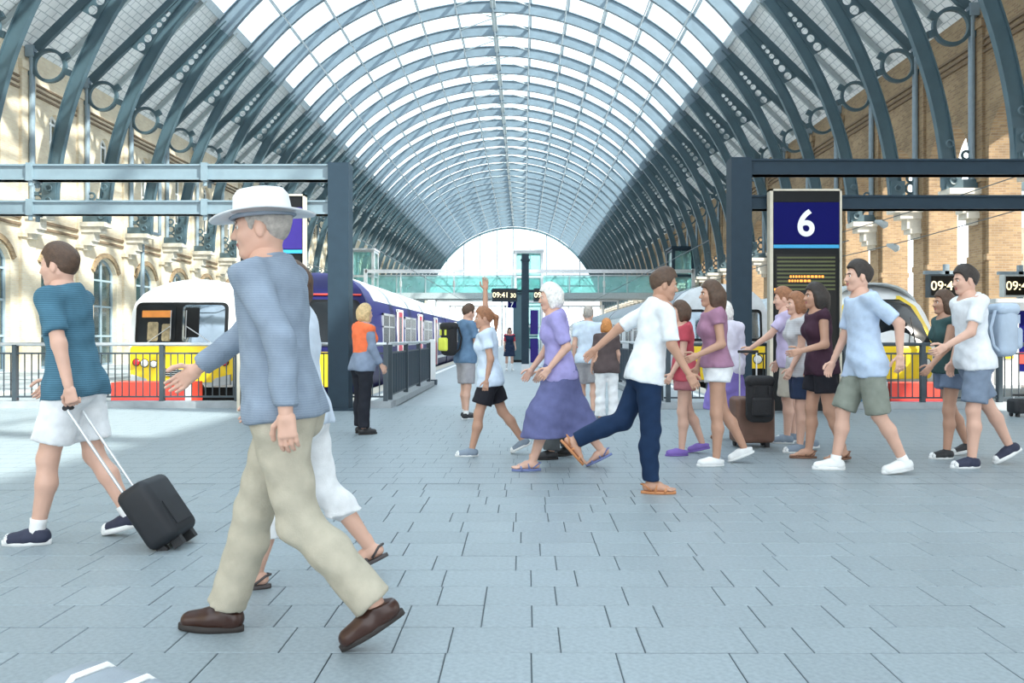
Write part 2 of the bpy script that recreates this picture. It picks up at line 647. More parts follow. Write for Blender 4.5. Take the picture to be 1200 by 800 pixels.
def ring_mesh(side):
    m = MB()
    c = (side * 15.16, 5.80)
    rings = []
    N = 28
    for i in range(N):
        t = 2 * PI * i / N
        rings.append([(c[0] + r * math.cos(t), y, c[1] + r * math.sin(t)) for r, y in ((0.50, -0.07), (0.61, -0.07), (0.61, 0.07), (0.50, 0.07))])
    rings.append(rings[0])
    m.loft(rings, cap=False)
    # lugs that fix the ring to rib, rafter and wall post
    for t in (150, 35, 200, -20):
        a = math.radians(t)
        if side < 0:
            a = PI - a
        p = Vector((c[0] + 0.58 * math.cos(a), 0, c[1] + 0.58 * math.sin(a)))
        m.bar(p, p + Vector((0.22 * math.cos(a), 0, 0.22 * math.sin(a))), 0.14, 0.22, (-math.sin(a), 0, math.cos(a)))
    return m.mesh('ring', 'rib_paint')


def pipe_mesh(side):
    m = MB()
    m.cyl((side * (WALL - 0.21), 0, WZ - 0.1), (side * (WALL - 0.21), 0, 0.7), 0.10, 10)
    m.box(side * (WALL - 0.32), -0.13, WZ - 0.5, side * (WALL - 0.02), 0.13, WZ - 0.1)
    return m.mesh('wall_post', 'pipe_paint')


def scroll_mesh(side):
    """Pierced bracket beside the rib foot."""
    m = MB()
    for zz, r in ((1.0, 0.20), (1.42, 0.17), (1.78, 0.13)):
        m.tube([(side * (15.62 + (r) * math.cos(t)), 0, zz + r * math.sin(t)) for t in [2 * PI * i / 14 for i in range(14)]], 0.045, 5, True)
    return m.mesh('scroll_bracket', 'rib_paint')


def corbel_mesh(side):
    m = MB()
    for (z0, z1, w, d) in ((0.52, 0.70, 0.72, 1.08), (0.30, 0.52, 0.56, 0.86), (-0.05, 0.30, 0.44, 0.60), (-0.22, -0.05, 0.52, 0.50), (-0.40, -0.22, 0.34, 0.30)):
        m.box(side * (WALL - d), -w / 2, z0, side * (WALL + 0.02), w / 2, z1)
    return m.mesh('corbel', 'stone')


rib_me = {s: rib_mesh(s) for s in (-1, 1)}
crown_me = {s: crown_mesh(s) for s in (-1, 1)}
ring_me = {s: ring_mesh(s) for s in (-1, 1)}
pipe_me = {s: pipe_mesh(s) for s in (-1, 1)}
scr_me = {s: scroll_mesh(s) for s in (-1, 1)}
cor_me = {s: corbel_mesh(s) for s in (-1, 1)}
RIBY = [RIB0 + k * BAY for k in range(K0, K1 + 1)]
for y in RIBY:
    for s in (-1, 1):
        r = link('rib', rib_me[s], ceiling, (CX, y, CZ))
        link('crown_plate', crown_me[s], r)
        if 15 < y < 80:
            link('ring', ring_me[s], r)
            link('scroll_bracket', scr_me[s], r)
            link('wall_post', pipe_me[s], r)

# boarding of the solid slopes, one panel per bay, and a common rafter in the middle of it


def slope_panel(side):
    m = MB()
    x0, z0, x1, z1 = WX + 0.25 * TX, WZ + 0.25 * TZ, GX, GZ
    up = (math.cos(A_S), math.sin(A_S))
    p = [(x0, z0), (x1, z1), (x1 + up[0] * .12, z1 + up[1] * .12), (x0 + up[0] * .12, z0 + up[1] * .12)]
    m.prism([(side * a, b) for a, b in p], -BAY / 2, BAY / 2, 'y')
    return m.mesh('roof_panel', 'boards')


def common_rafter(side):
    m = MB()
    up = Vector((math.cos(A_S) * side, 0, math.sin(A_S)))
    a = Vector((side * (WX - .05), 0, WZ)) - up * 0.10
    b = Vector((side * GX, 0, GZ)) - up * 0.10
    m.bar(a, b, 0.06, 0.2, up)
    m.bar(a - up * .1, b - up * .1, 0.12, 0.03, up)
    return m.mesh('common_rafter', 'rafter_paint')


pan_me = {s: slope_panel(s) for s in (-1, 1)}
raf_me = {s: common_rafter(s) for s in (-1, 1)}
for k in range(K0, K1):
    y = RIB0 + (k + 0.5) * BAY
    for s in (-1, 1):
        link('roof_panel', pan_me[s], ceiling, (CX, y, CZ))
        link('common_rafter', raf_me[s], ceiling, (CX, y, CZ))

# purlins along the glass, ridge truss, edge gutters
NP = 12
angs = [A_G + (PI - 2 * A_G) * i / NP for i in range(NP + 1)]
for i, a in enumerate(angs):
    m = MB()
    x, z = pol(RO - 0.07, a)
    w, h = (0.16, 0.16)
    if i in (0, NP):
        w, h = 0.34, 0.26
    m.bar((CX + x, YB, CZ + z), (CX + x, YG, CZ + z), w, h, (math.cos(a), 0, math.sin(a)))
    obj('edge_gutter' if i in (0, NP) else 'purlin', m, 'purlin_paint', ceiling)
for i, a in enumerate(angs[1:-1]):
    x, z = pol(RI + 0.12, a)
    obj('tie_bar', MB().bar((CX + x, YB, CZ + z), (CX + x, YG, CZ + z), 0.07, 0.09, (math.cos(a), 0, math.sin(a))), 'purlin_paint', ceiling)
m = MB()
x, z = pol(RO - 0.45, PI / 2)
m.bar((CX, YB, CZ + z), (CX, YG, CZ + z), 0.30, 0.25)
obj('ridge_beam', m, 'rafter_paint', ceiling)
m = MB()
xa, za = pol(RO - 0.30, angs[5])
m.bar((xa, -BAY / 2, za), (0, 0.0, RO - 0.4), 0.06, 0.06)
m.bar((xa, BAY / 2, za), (0, 0.0, RO - 0.4), 0.06, 0.06)
m.bar((-xa, -BAY / 2, za), (0, 0.0, RO - 0.4), 0.06, 0.06)
m.bar((-xa, BAY / 2, za), (0, 0.0, RO - 0.4), 0.06, 0.06)
br_me = m.mesh('ridge_brace', 'rafter_paint')
for k in range(2, K1):
    link('ridge_brace', br_me, ceiling, (CX, RIB0 + (k + 0.5) * BAY, CZ))

# glass panes: one flat pane between neighbouring purlins in each bay
pane_me = []
for i in range(NP):
    m = MB()
    p0, p1 = pol(RO + 0.02, angs[i]), pol(RO + 0.02, angs[i + 1])
    p2, p3 = pol(RO + 0.035, angs[i + 1]), pol(RO + 0.035, angs[i])
    m.prism([p0, p1, p2, p3], -BAY / 2 + 0.03, BAY / 2 - 0.03, 'y')
    pane_me.append(m)
pane_data = [m.mesh('glass_pane', 'roof_glass') for m in pane_me]
panes = []
for k in range(K0, K1):
    y = RIB0 + (k + 0.5) * BAY
    for i in range(NP):
        x, z = pol(RO, (angs[i] + angs[i + 1]) / 2)
        py = VY - F * (CZ + z - EYE) / max(y, 0.1)
        px = VX + F * (CX + x) / max(y, 0.1)
        vis = y > 5 and -60 < py and -40 < px < 1240
        panes.append((not vis, y, i))
panes.sort()
for nv, y, i in panes[:298]:
    link('glass_pane', pane_data[i], ceiling, (CX, y, CZ))
m = MB()
for nv, y, i in panes[298:]:
    m.add([(a + CX, b + y, c + CZ) for a, b, c in pane_me[i].v], pane_me[i].f)
g = link('glass_panes', m.mesh('glass_panes', 'roof_glass'), ceiling)
g['kind'] = 'stuff'

# ---- side walls
YW0, YW1 = YB, YG
Z_EAVE = CZ + WZ + 0.3


def arch_poly(yc, w, zs, n=14):
    """Points of an arch soffit from left springing to right springing (y, z)."""
    return [(yc - w / 2 * math.cos(PI * i / n), zs + w / 2 * math.sin(PI * i / n)) for i in range(n + 1)]


def seg_arch(yc, w, zs, rise, n=10):
    R = (w * w / 4 + rise * rise) / (2 * rise)
    out = []
    for i in range(n + 1):
        y = -w / 2 + w * i / n
        out.append((yc + y, zs + rise - R + math.sqrt(R * R - y * y)))
    return out


def bay_wall(x0, x1, openings):
    """One bay of masonry, local y from -BAY/2 to BAY/2, with stacked arched openings."""
    m = MB()
    h = BAY / 2
    zb = 0.0
    for k, (w, z0, zs, rise) in enumerate(openings):
        zt = openings[k + 1][1] if k + 1 < len(openings) else Z_EAVE
        if z0 > zb + 0.01 and k == 0:
            m.box(x0, -h, zb, x1, h, z0)
        m.box(x0, -h, z0, x1, -w / 2, zt)
        m.box(x0, w / 2, z0, x1, h, zt)
        arc = seg_arch(0, w, zs, rise) if rise < w / 2 - 0.01 else arch_poly(0, w, zs)
        m.prism(arc + [(w / 2, zt), (-w / 2, zt)], x0, x1, 'x')
    return m


def win_frame(w, z0, zs, rise, nx, zbars, x, t=0.09):
    """Glazed window frame (stiles, arched head, bars)."""
    m = MB()
    arc = seg_arch(0, w, zs, rise)
    for s in (-1, 1):
        m.box(x - t / 2, s * w / 2, z0, x + t / 2, s * (w / 2 - 0.09), zs)
    m.box(x - t / 2, -w / 2, z0, x + t / 2, w / 2, z0 + 0.1)
    for a, b in zip(arc[:-1], arc[1:]):
        m.bar((x, a[0], a[1] - 0.045), (x, b[0], b[1] - 0.045), 0.09, t, (1, 0, 0))
    for i in range(1, nx):
        y = -w / 2 + w * i / nx
        m.box(x - t / 2, y - 0.035, z0, x + t / 2, y + 0.035, zs + rise * 0.8)
    for z in zbars:
        m.box(x - t / 2, -w / 2, z - 0.04, x + t / 2, w / 2, z + 0.04)
    return m


LOW = (1.9, 0.0, 3.9, 0.62)
UPP = (0.85, 7.0, 9.35, 0.28)
bayL = bay_wall(-0.7, 0.0, [LOW, UPP])
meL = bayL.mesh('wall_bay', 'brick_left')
wall_left = tag(empty('wall_left', (XL, 0, 0)), kind='structure')
frame_low = win_frame(*LOW, 2, (1.25, 2.5, 3.6), -0.22).mesh('window_frame', 'window_paint')
frame_up = win_frame(*UPP, 2, (7.8, 8.6, 9.3), -0.22, 0.07).mesh('window_frame', 'white_paint')
pl = [MB().box(-0.235, -0.93 + 0.95 * i, z0, -0.225, 0.0 - 0.02 + 0.95 * i, z1).mesh('pane', 'window_glass')
      for i in range(2) for z0, z1 in ((0.1, 1.22), (1.28, 2.47), (2.53, 3.57), (3.63, 4.25))]
pu = [MB().box(-0.235, -0.41 + 0.42 * i, z0, -0.225, -0.02 + 0.42 * i, z1).mesh('pane', 'window_glass')
      for i in range(2) for z0, z1 in ((7.1, 7.77), (7.83, 8.57), (8.63, 9.5))]
room_l = MB().box(-2.2, -BAY / 2, 0, -2.1, BAY / 2, Z_EAVE).mesh('room_wall', 'stone')
pil = MB()
pil.box(0, -0.42, 0, 0.10, 0.42, Z_EAVE - 1.3)
pil.box(0, -0.48, Z_EAVE - 1.3, 0.16, 0.48, Z_EAVE - 1.0)
pil.box(0, -0.5, 4.75, 0.18, 0.5, 4.9)
pil_me = pil.mesh('pilaster', 'brick_left')
crs = MB()
for z in (9.95, 10.15, 10.35):
    crs.box(0, -BAY / 2 + 0.48, z, 0.07, BAY / 2 - 0.48, z + 0.07)
crs_me = crs.mesh('string_course', 'dark_course')
crs2 = MB()
for z in (5.15, 5.4):
    crs2.box(0, -BAY / 2 + 0.42, z, 0.09, BAY / 2 - 0.42, z + 0.09)
crs2_me = crs2.mesh('string_course', 'dark_course')
hood = MB()
arc = seg_arch(0, 2.2, 3.95, 0.72)
for a, b in zip(arc[:-1], arc[1:]):
    hood.bar((0.04, a[0], a[1]), (0.04, b[0], b[1]), 0.2, 0.08, (1, 0, 0))
hood_me = hood.mesh('arch_hood', 'brick')
for k in range(K0, K1):
    y = RIB0 + (k + 0.5) * BAY
    link('wall_bay', meL, wall_left, (0, y, 0))
    if y > 15:
        link('string_course', crs_me, wall_left, (0, y, 0))
        link('string_course', crs2_me, wall_left, (0, y, 0))
        link('arch_hood', hood_me, wall_left, (0, y, 0))
    wl = link('arched_window', frame_low, wall_left, (0, y, 0))
    wu = link('upper_window', frame_up, wall_left, (0, y, 0))
    if 18 < y < 75:
        for me in pl:
            link('pane', me, wl)
        for me in pu:
            link('pane', me, wu)
    link('room_wall', room_l, wall_left, (0, y, 0))
for y in RIBY:
    link('pilaster', pil_me, wall_left, (0, y, 0))
    link('corbel', cor_me[-1], wall_left, (WALL, y, CZ))

ARW = (2.55, 0.0, 7.0, 1.27)
bayR = bay_wall(0.0, 1.0, [ARW])
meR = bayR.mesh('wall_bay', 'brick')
wall_right = tag(empty('wall_right', (XR, 0, 0)), kind='structure')
pilr = MB()
pilr.box(-0.10, -0.38, 0, 0, 0.38, Z_EAVE - 1.25)
pilr.box(-0.16, -0.46, Z_EAVE - 1.25, 0, 0.46, Z_EAVE - 1.0)
pilr.box(-0.16, -0.44, 6.0, 0, 0.44, 6.2)
pilr_me = pilr.mesh('pilaster', 'brick')
crsr = MB()
for z in (9.95, 10.15, 10.35):
    crsr.box(-0.07, -BAY / 2 + 0.38, z, 0, BAY / 2 - 0.38, z + 0.07)
crsr_me = crsr.mesh('string_course', 'dark_course')
imp = MB()
for s in (-1, 1):
    imp.box(-0.06, s * 1.27, 3.55, 1.05, s * 1.9, 3.75)
imp_me = imp.mesh('impost_course', 'brick')
for k in range(K0, K1):
    y = RIB0 + (k + 0.5) * BAY
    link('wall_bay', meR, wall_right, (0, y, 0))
    if y > 15:
        link('string_course', crsr_me, wall_right, (0, y, 0))
        link('impost_course', imp_me, wall_right, (0, y, 0))
for y in RIBY:
    link('pilaster', pilr_me, wall_right, (0, y, 0))
    link('corbel', cor_me[1], wall_right, (-WALL, y, CZ))

# second shed seen through the arches: half ribs, slope and far wall
annex = tag(empty('ceiling_second_shed', (XR + 1.0 + WALL, 0, CZ)), kind='structure')
for y in RIBY:
    if 14 < y < 75:
        r = link('rib', rib_me[-1], annex, (0, y, 0))
        link('ring', ring_me[-1], r)
for k in range(-4, 14):
    y = RIB0 + (k + 0.5) * BAY
    link('roof_panel', pan_me[-1], annex, (0, y, 0))
    for s in (1,):
        link('roof_panel', pan_me[s], annex, (0, y, 0))
wall_far = tag(empty('wall_far_right', (XR + 1.0 + 2 * WALL, 0, 0)), kind='structure')
for k in range(-4, 14):
    y = RIB0 + (k + 0.5) * BAY
    o = link('wall_bay', meL, wall_far, (0, y, 0), (0, 0, PI))
    link('arched_window', frame_low, wall_far, (0, y, 0), (0, 0, PI))

# ---- far gable
gable = tag(empty('window_1', (CX, YG, CZ)), kind='structure')
m = MB()
zb = 5.0
aB = math.asin(zb / RI)
pts = []
n = 40
rings = []
for i in range(n + 1):
    a = aB + (PI - 2 * aB) * i / n
    rings.append([(r * math.cos(a), yy, r * math.sin(a)) for r, yy in ((RI - .25, -.2), (RI + .05, -.2), (RI + .05, .2), (RI - .25, .2))])
m.loft(rings)
m.box(-RI, -.15, zb - 0.25, RI, .15, zb)
obj('gable_frame', m, 'steel_paint', gable)
xm = [-14.2 + 2.84 * i for i in range(11)]
for x in xm[1:-1]:
    obj('mullion', MB().box(x - .07, -.1, zb, x + .07, .1, math.sqrt(RI ** 2 - x * x) - .1), 'steel_paint', gable)
for a, b in zip(xm[:-1], xm[1:]):
    top = []
    for i in range(7):
        x = a + (b - a) * i / 6
        top.append((x, max(zb + .02, math.sqrt(max(0, (RI - .1) ** 2 - x * x)))))
    obj('pane', MB().prism([(a, zb)] + top + [(b, zb)], -0.01, 0.01, 'y'), 'gable_glass', gable)
# steel posts that carry the gable screen
for x in (-15.4, 15.4):
    obj('gable_pier', MB().box(x - 0.6, -0.5, -CZ, x + 0.6, 0.5, zb), 'stone', gable)


# ================================================================ GANTRIES, SIGNS, FENCES
def gantry(label, Yf, px_post, px_end, rows, wpost, collars, shade):
    """Portal frame: heavy post, two long beams, clamp collars, end post out of the picture."""
    t = thing('portal_frame', label, 'frame', ((px_post - VX) * Yf / F, Yf, 0))
    X0 = (px_post - VX) * Yf / F
    X1 = (px_end - VX) * Yf / F - X0
    top = rows[0][0]
    w = wpost / 2
    b = MB()
    b.box(-w, -0.17, 0.02, w, 0.17, top + 0.02)
    obj('post', b, 'gantry_paint', t)
    obj('post', MB().box(X1 - w, -0.17, 0.02, X1 + w, 0.17, top + 0.02), 'gantry_paint', t)
    obj('base_plate', MB().box(-w - .12, -0.28, 0, w + .12, 0.28, 0.03), 'gantry_paint', t)
    s = 1 if X1 > 0 else -1
    for z1, z0 in rows:
        bm_ = MB()
        bm_.box(s * w, -0.1, z0, X1 - s * w, 0.1, z1)
        bm_.box(s * w, -0.13, z1 - 0.03, X1 - s * w, 0.13, z1)
        bm_.box(s * w, -0.13, z0, X1 - s * w, 0.13, z0 + 0.03)
        be = obj('beam', bm_, shade, t)
        for c in collars:
            x = (c - VX) * Yf / F - X0
            cm = MB()
            cm.box(x - .05, -0.16, z0 - 0.02, x + .05, 0.16, z1 + 0.02)
            cm.cyl((x, -0.1, z0 - 0.02), (x, -0.1, z0 - 0.10), 0.035, 8)
            cm.cyl((x, 0.1, z0 - 0.02), (x, 0.1, z0 - 0.10), 0.035, 8)
            obj('clamp', cm, shade, be)
    return t


mat('gantry_light', (0.20, 0.27, 0.31), 0.4, var=0.06)
YL, YR = 14.0, 13.75
GL, GR = 13.6, 13.35
gantry('grey steel portal frame over the left fence with two long beams', GL, 399, -420,
       [(EYE + (395 - 194) * GL / F, EYE + (395 - 212) * GL / F), (EYE + (395 - 236) * GL / F, EYE + (395 - 252) * GL / F)], 0.34, (40, 243), 'gantry_light')
gantry('dark slate steel portal frame carrying the platform 6 board', GR, 866, 1560,
       [(EYE + (395 - 188) * GR / F, EYE + (395 - 206) * GR / F), (EYE + (395 - 230) * GR / F, EYE + (395 - 246) * GR / F)], 0.33, (), 'gantry_paint')


def totem(label, Yt, pxa, pxb, pytop, number, lit):
    xc = ((pxa + pxb) / 2 - VX) * Yt / F
    w = (pxb - pxa) * Yt / F / 2
    top = EYE + (VY - pytop) * Yt / F
    t = thing('platform_board', label, 'sign board', (xc, Yt, 0))

    def zz(py):
        return EYE + (VY - py) * Yt / F
    fr = MB()
    fr.box(-w, -0.06, 0.0, -w + 0.05, 0.10, top)
    fr.box(w - 0.03, -0.06, 0.0, w, 0.10, top)
    fr.box(-w, -0.06, top - 0.03, w, 0.10, top)
    obj('frame', fr, 'cream_trim', t)
    obj('casing', MB().box(-w + .05, -0.03, 0.03, w - .03, 0.09, top - .03), 'black_plastic', t)
    h = pytop
    obj('camera_band', MB().box(-w + .05, -0.04, zz(h + 15), w - .03, -0.03, zz(h + 2)), 'black_plastic', t)
    obj('number_panel', MB().box(-w + .06, -0.05, zz(h + 64), w - .04, -0.03, zz(h + 15.5)), 'navy_panel' if number else 'violet_panel', t)
    obj('strip', MB().box(-w + .06, -0.052, zz(h + 69), w - .04, -0.03, zz(h + 65)), 'cyan_strip', t)
    sc = obj('screen', MB().box(-w + .10, -0.036, 0.9, w - .08, -0.03, zz(h + 76)), 'screen_dark', t)
    for i in range(9):
        z1 = zz(h + 79 + i * 4.6)
        obj('display_row', MB().box(-w + .12, -0.042, z1 - 0.028, w - .10, -0.036, z1), 'screen_row', sc)
    if lit:
        rr = random.Random(4)
        for z, xa, xb in ((zz(h + 102), -0.25, 0.28), (zz(h + 107), -0.27, 0.05), (zz(h + 117), -0.5, -0.3)):
            x = xa
            while x < xb:
                L = rr.uniform(0.02, 0.05)
                obj('lit_segment', MB().box(x, -0.046, z - 0.02, x + L, -0.040, z + 0.015), 'led_orange', sc)
                x += L + 0.018
    if number:
        n = link('number', text_mesh(number, 0.58, 'sign_white', 0.006, bold=0.012), t, (0.0, -0.056, zz(h + 41.5)), (PI / 2, 0, 0))
    for sx in (-1, 1):
        obj('hanger', MB().box(sx * .3 - .03, 0.09, top - .45, sx * .3 + .03, 0.30, top - .40), 'rail_steel', t)
    return t


totem('platform board with a white 6 on navy blue over a dark screen', GR - 0.3, 901, 985, 222, '6', True)
totem('platform board with a plain violet head behind the person in the hat', GL - 0.3, 279, 358, 228, None, False)


def fence(name, label, A, B, posts, bar_gap, rail_mat='rail_steel', height=1.08, slats=False, pw=0.07):
    A, B = Vector(A), Vector(B)
    t = thing(name, label, 'fence', A)
    L = (B - A).length
    t.rotation_euler = (0, 0, math.atan2(B.y - A.y, B.x - A.x))
    obj('plinth', MB().box(-0.1, -0.12, 0.0, L + 0.1, 0.12, 0.11), 'kerb', t)
    tr = MB()
    tr.cyl((0, 0, height), (L, 0, height), 0.032, 10)
    obj('top_rail', tr, rail_mat, t, smooth=True)
    obj('rail', MB().box(0, -0.015, height - 0.17, L, 0.015, height - 0.14), 'fence_paint', t)
    obj('rail', MB().box(0, -0.015, 0.17, L, 0.015, 0.20), 'fence_paint', t)
    pm = MB().box(-pw / 2, -0.045, 0.08, pw / 2, 0.045, height - 0.01).mesh('post', 'fence_paint')
    for p in posts:
        link('post', pm, t, (p, 0, 0))
    if slats:
        bmsh = MB().box(-bar_gap * 0.44, -0.02, 0.20, bar_gap * 0.44, 0.02, height - 0.17).mesh('slat', 'gantry_paint')
    else:
        bmsh = MB().box(-0.008, -0.008, 0.19, 0.008, 0.008, height - 0.16).mesh('bar', 'fence_paint')
    n = int(L / bar_gap)
    for i in range(n + 1):
        x = i * L / max(n, 1) if not slats else (i + 0.5) * bar_gap
        if x > L - 0.02 or x < 0.02 or (not slats and any(abs(x - p) < 0.05 for p in posts)):
            continue
        link('slat' if slats else 'bar', bmsh, t, (x, 0, 0))
    # short stubs that hold the top rail
    return t


xa = -14.0
fence('railing', 'dark barred railing with bright handrail in front of the yellow fronted train', (xa, YL, 0), (-2.35, YL, 0),
      [(x - VX) * YL / F - xa for x in (-155, 18, 190, 278, 366, 452)], 0.118)
fence('railing', 'dark barred railing with posts under the platform 6 portal', (2.35, YR, 0), (12.0, YR, 0),
      [(x - VX) * YR / F - 2.35 for x in (783, 900, 990, 1081, 1171, 1262, 1352)], 0.118, 'fence_paint')
fence('slatted_barrier', 'dark slatted barrier running back beside the purple train', (-2.35, YL + .35, 0), (-2.35, 20.3, 0),
      [0.0, 1.95, 3.9, 5.85], 0.30, slats=True)
fence('slatted_barrier', 'dark slatted barrier running back behind the person in navy jeans', (2.35, YR + .35, 0), (2.35, 20.0, 0),
      [0.0, 1.95, 3.9, 5.85], 0.30, slats=True)
t = thing('gate_paddle', 'pale rounded panel at the far end of the left slatted barrier', 'panel', (-2.42, 20.75, 0))
mb = MB()
mb.prism([(0, .12), (.18, .12), (.18, 1.08), (.14, 1.15), (.04, 1.15), (0, 1.08)], -.03, .03, 'y')
obj('panel', mb, 'white_paint', t)
obj('foot', MB().box(-.04, -.1, 0, .22, .1, .13), 'fence_paint', t)


# ================================================================ TRAINS
def section():
    half = [(0.0, 2.80), (0.35, 2.78), (0.68, 2.70), (0.95, 2.56), (1.16, 2.36), (1.29, 2.12), (1.36, 1.85), (1.40, 1.2), (1.40, 0.6), (1.37, 0.0), (1.30, -0.12)]
    return half + [(-x, z) for x, z in reversed(half[1:])]


SEC = section()


def train(name, label, loc, L, cars, style):
    t = thing(name, label, 'train', loc)
    rake, dome, bow = style.get('rake', 0.10), style.get('dome', 0.9), style.get('bow', 0.22)

    def yf(x, z):
        return bow * (x / 1.4) ** 2 + rake * max(0, z - 0.9) + dome * max(0, (z - 1.95) / 0.85) ** 2 + 0.10 * max(0, 0.4 - z)

    def shell(sel, y_start, matn, nm, y_end, outset=0.0):
        pass
    # first car body with cab end
    c0 = (0.0, 1.3)
    rings = []
    for s in (0.02, 0.3, 0.55, 0.75, 0.88, 0.96, 1.0):
        rings.append([(x * s, yf(x * s, c0[1] + (z - c0[1]) * s), c0[1] + (z - c0[1]) * s) for x, z in SEC])
    yk = 2.4
    # keep the shoulder soft
    rings.append([(x * 1.0, max(yf(x, z) + 0.25, 0.5), z) for x, z in SEC])
    rings.append([(x, max(yk, yf(x, z) + 0.4), z) for x, z in SEC])
    rings.append([(x, cars, z) for x, z in SEC])
    body = MB()
    body.loft(rings)
    bo = obj('body', body, style['body'], t, smooth=True)
    roofpts = [(x, z) for x, z in SEC if z > 2.0]

    def roof(y0, y1, parent, nm='roof'):
        up = sorted(roofpts, key=lambda p: p[0])
        ring = lambda y: [(x * 1.01, y, z + 0.012) for x, z in up] + [(x * 0.97, y, z - 0.03) for x, z in reversed(up)]
        m_ = MB()
        m_.loft([ring(y0), ring(y1)])
        return obj(nm, m_, style['roof'], parent, smooth=True)
    roof(1.5, cars, t)

    def patch(nm, outline, off, matn, parent=None, thick=0.02):
        cx = sum(p[0] for p in outline) / len(outline)
        cz = sum(p[1] for p in outline) / len(outline)
        rings_ = []
        for s in (1.0, 1.0, 0.8, 0.5, 0.2, 0.01):
            first = len(rings_) == 0
            rg = []
            for x, z in outline:
                xx, zz_ = cx + (x - cx) * s, cz + (z - cz) * s
                rg.append((xx, yf(xx, zz_) - (off - thick if first else off), zz_))
            rings_.append(rg)
        m_ = MB()
        m_.loft(rings_)
        return obj(nm, m_, matn, parent or t, smooth=True)

    def rrect(x0, x1, z0, z1, r=0.1, n=5):
        out = []
        for cx, cz, a0 in ((x1 - r, z1 - r, 0), (x0 + r, z1 - r, 90), (x0 + r, z0 + r, 180), (x1 - r, z0 + r, 270)):
            for i in range(n + 1):
                a = math.radians(a0 + 90 * i / n)
                out.append((cx + r * math.cos(a), cz + r * math.sin(a)))
        # extra points along the edges so the patch follows the bow
        full = []
        for a, b in zip(out, out[1:] + out[:1]):
            k = max(1, int(max(abs(a[0] - b[0]), abs(a[1] - b[1])) / 0.15))
            full += [(a[0] + (b[0] - a[0]) * i / k, a[1] + (b[1] - a[1]) * i / k) for i in range(k)]
        return full
    style['front'](t, patch, rrect, yf)
    # underframe, bogies, coupler
    uf = MB()
    uf.box(-1.15, 1.0, -0.55, 1.15, cars - 0.5, -0.1)
    obj('underframe', uf, 'black_plastic', t)
    for yb_ in (3.2, cars - 3.2):
        bg = MB()
        bg.box(-1.1, yb_ - 1.4, -0.80, 1.1, yb_ + 1.4, -0.45)
        for dy in (-1.0, 1.0):
            for sx in (-1, 1):
                bg.cyl((sx * 0.62, yb_ + dy, -0.42), (sx * 0.82, yb_ + dy, -0.42), 0.42, 16)
        obj('bogie', bg, 'black_plastic', t)
    cp = MB()
    cp.box(-0.14, -0.35, -0.35, 0.14, 0.6, -0.1)
    cp.box(-0.22, -0.45, -0.42, 0.22, -0.30, -0.04)
    obj('coupler', cp, 'black_plastic', t)
    # side openings and further cars
    for sx in style.get('sides', (1,)):
        for ci in range(int(round(L / cars))):
            y0 = ci * cars
            if ci > 0:
                nb = MB()
                nb.loft([[(x, y, z) for x, z in SEC] for y in (y0 + 0.35, y0 + cars)])
                cb = obj('carriage', nb, style['body'], t, smooth=True)
                roof(y0 + 0.35, y0 + cars, cb)
                obj('underframe', MB().box(-1.15, y0 + 0.8, -0.8, 1.15, y0 + cars - 0.5, -0.1), 'black_plastic', cb)
                obj('gangway', MB().box(-0.6, y0 - 0.3, 0.0, 0.6, y0 + 0.4, 2.1), 'rubber', cb)
            for d in style.get('doors', ()):
                dm = obj('door', MB().box(sx * 1.38, y0 + d - 0.42, 0.05, sx * 1.415, y0 + d + 0.42, 1.95), style.get('door', 'white_paint'), t)
                fm = MB()
                fm.box(sx * 1.38, y0 + d - 0.50, 0.02, sx * 1.425, y0 + d - 0.42, 2.0)
                fm.box(sx * 1.38, y0 + d + 0.42, 0.02, sx * 1.425, y0 + d + 0.50, 2.0)
                fm.box(sx * 1.36, y0 + d - 0.50, 1.95, sx * 1.42, y0 + d + 0.50, 2.02)
                obj('door_frame', fm, 'white_paint', dm)
                obj('door_window', MB().box(sx * 1.40, y0 + d - 0.26, 1.0, sx * 1.422, y0 + d + 0.26, 1.8), 'dark_glass', dm)
            for a, b in style.get('windows', ()):
                wf = MB()
                for (ya, yb2, za, zb2) in ((a, b, .94, 1.0), (a, b, 1.78, 1.84), (a, a + .06, .94, 1.84), (b - .06, b, .94, 1.84), (a, b, 1.46, 1.50), ((a + b) / 2 - .03, (a + b) / 2 + .03, .94, 1.84)):
                    wf.box(sx * 1.37, y0 + ya, za, sx * 1.415, y0 + yb2, zb2)
                w_ = obj('window', wf, 'rail_steel', t)
                obj('pane', MB().box(sx * 1.375, y0 + a + .03, .96, sx * 1.405, y0 + b - .03, 1.82), 'dark_glass', w_)
            if style.get('stripe'):
                obj('stripe', MB().box(sx * 1.385, y0 + 2.5, 0.30, sx * 1.405, y0 + cars - .05, 0.42), style['stripe'], t)
    return t


def lamp(t, x, z, r, matn, yf, nm='lamp', bez='black_plastic'):
    y = yf(x, z)
    b = MB()
    b.cyl((x, y + 0.05, z), (x, y - 0.045, z), r * 1.2, 18)
    o = obj(nm, b, bez, t, smooth=True)
    l = MB()
    l.tube([(x, y - 0.045, z), (x, y - 0.06, z), (x, y - 0.07, z)], r, 18, rads=[r, r * 0.85, r * 0.4])
    obj('lens', l, matn, o, smooth=True)


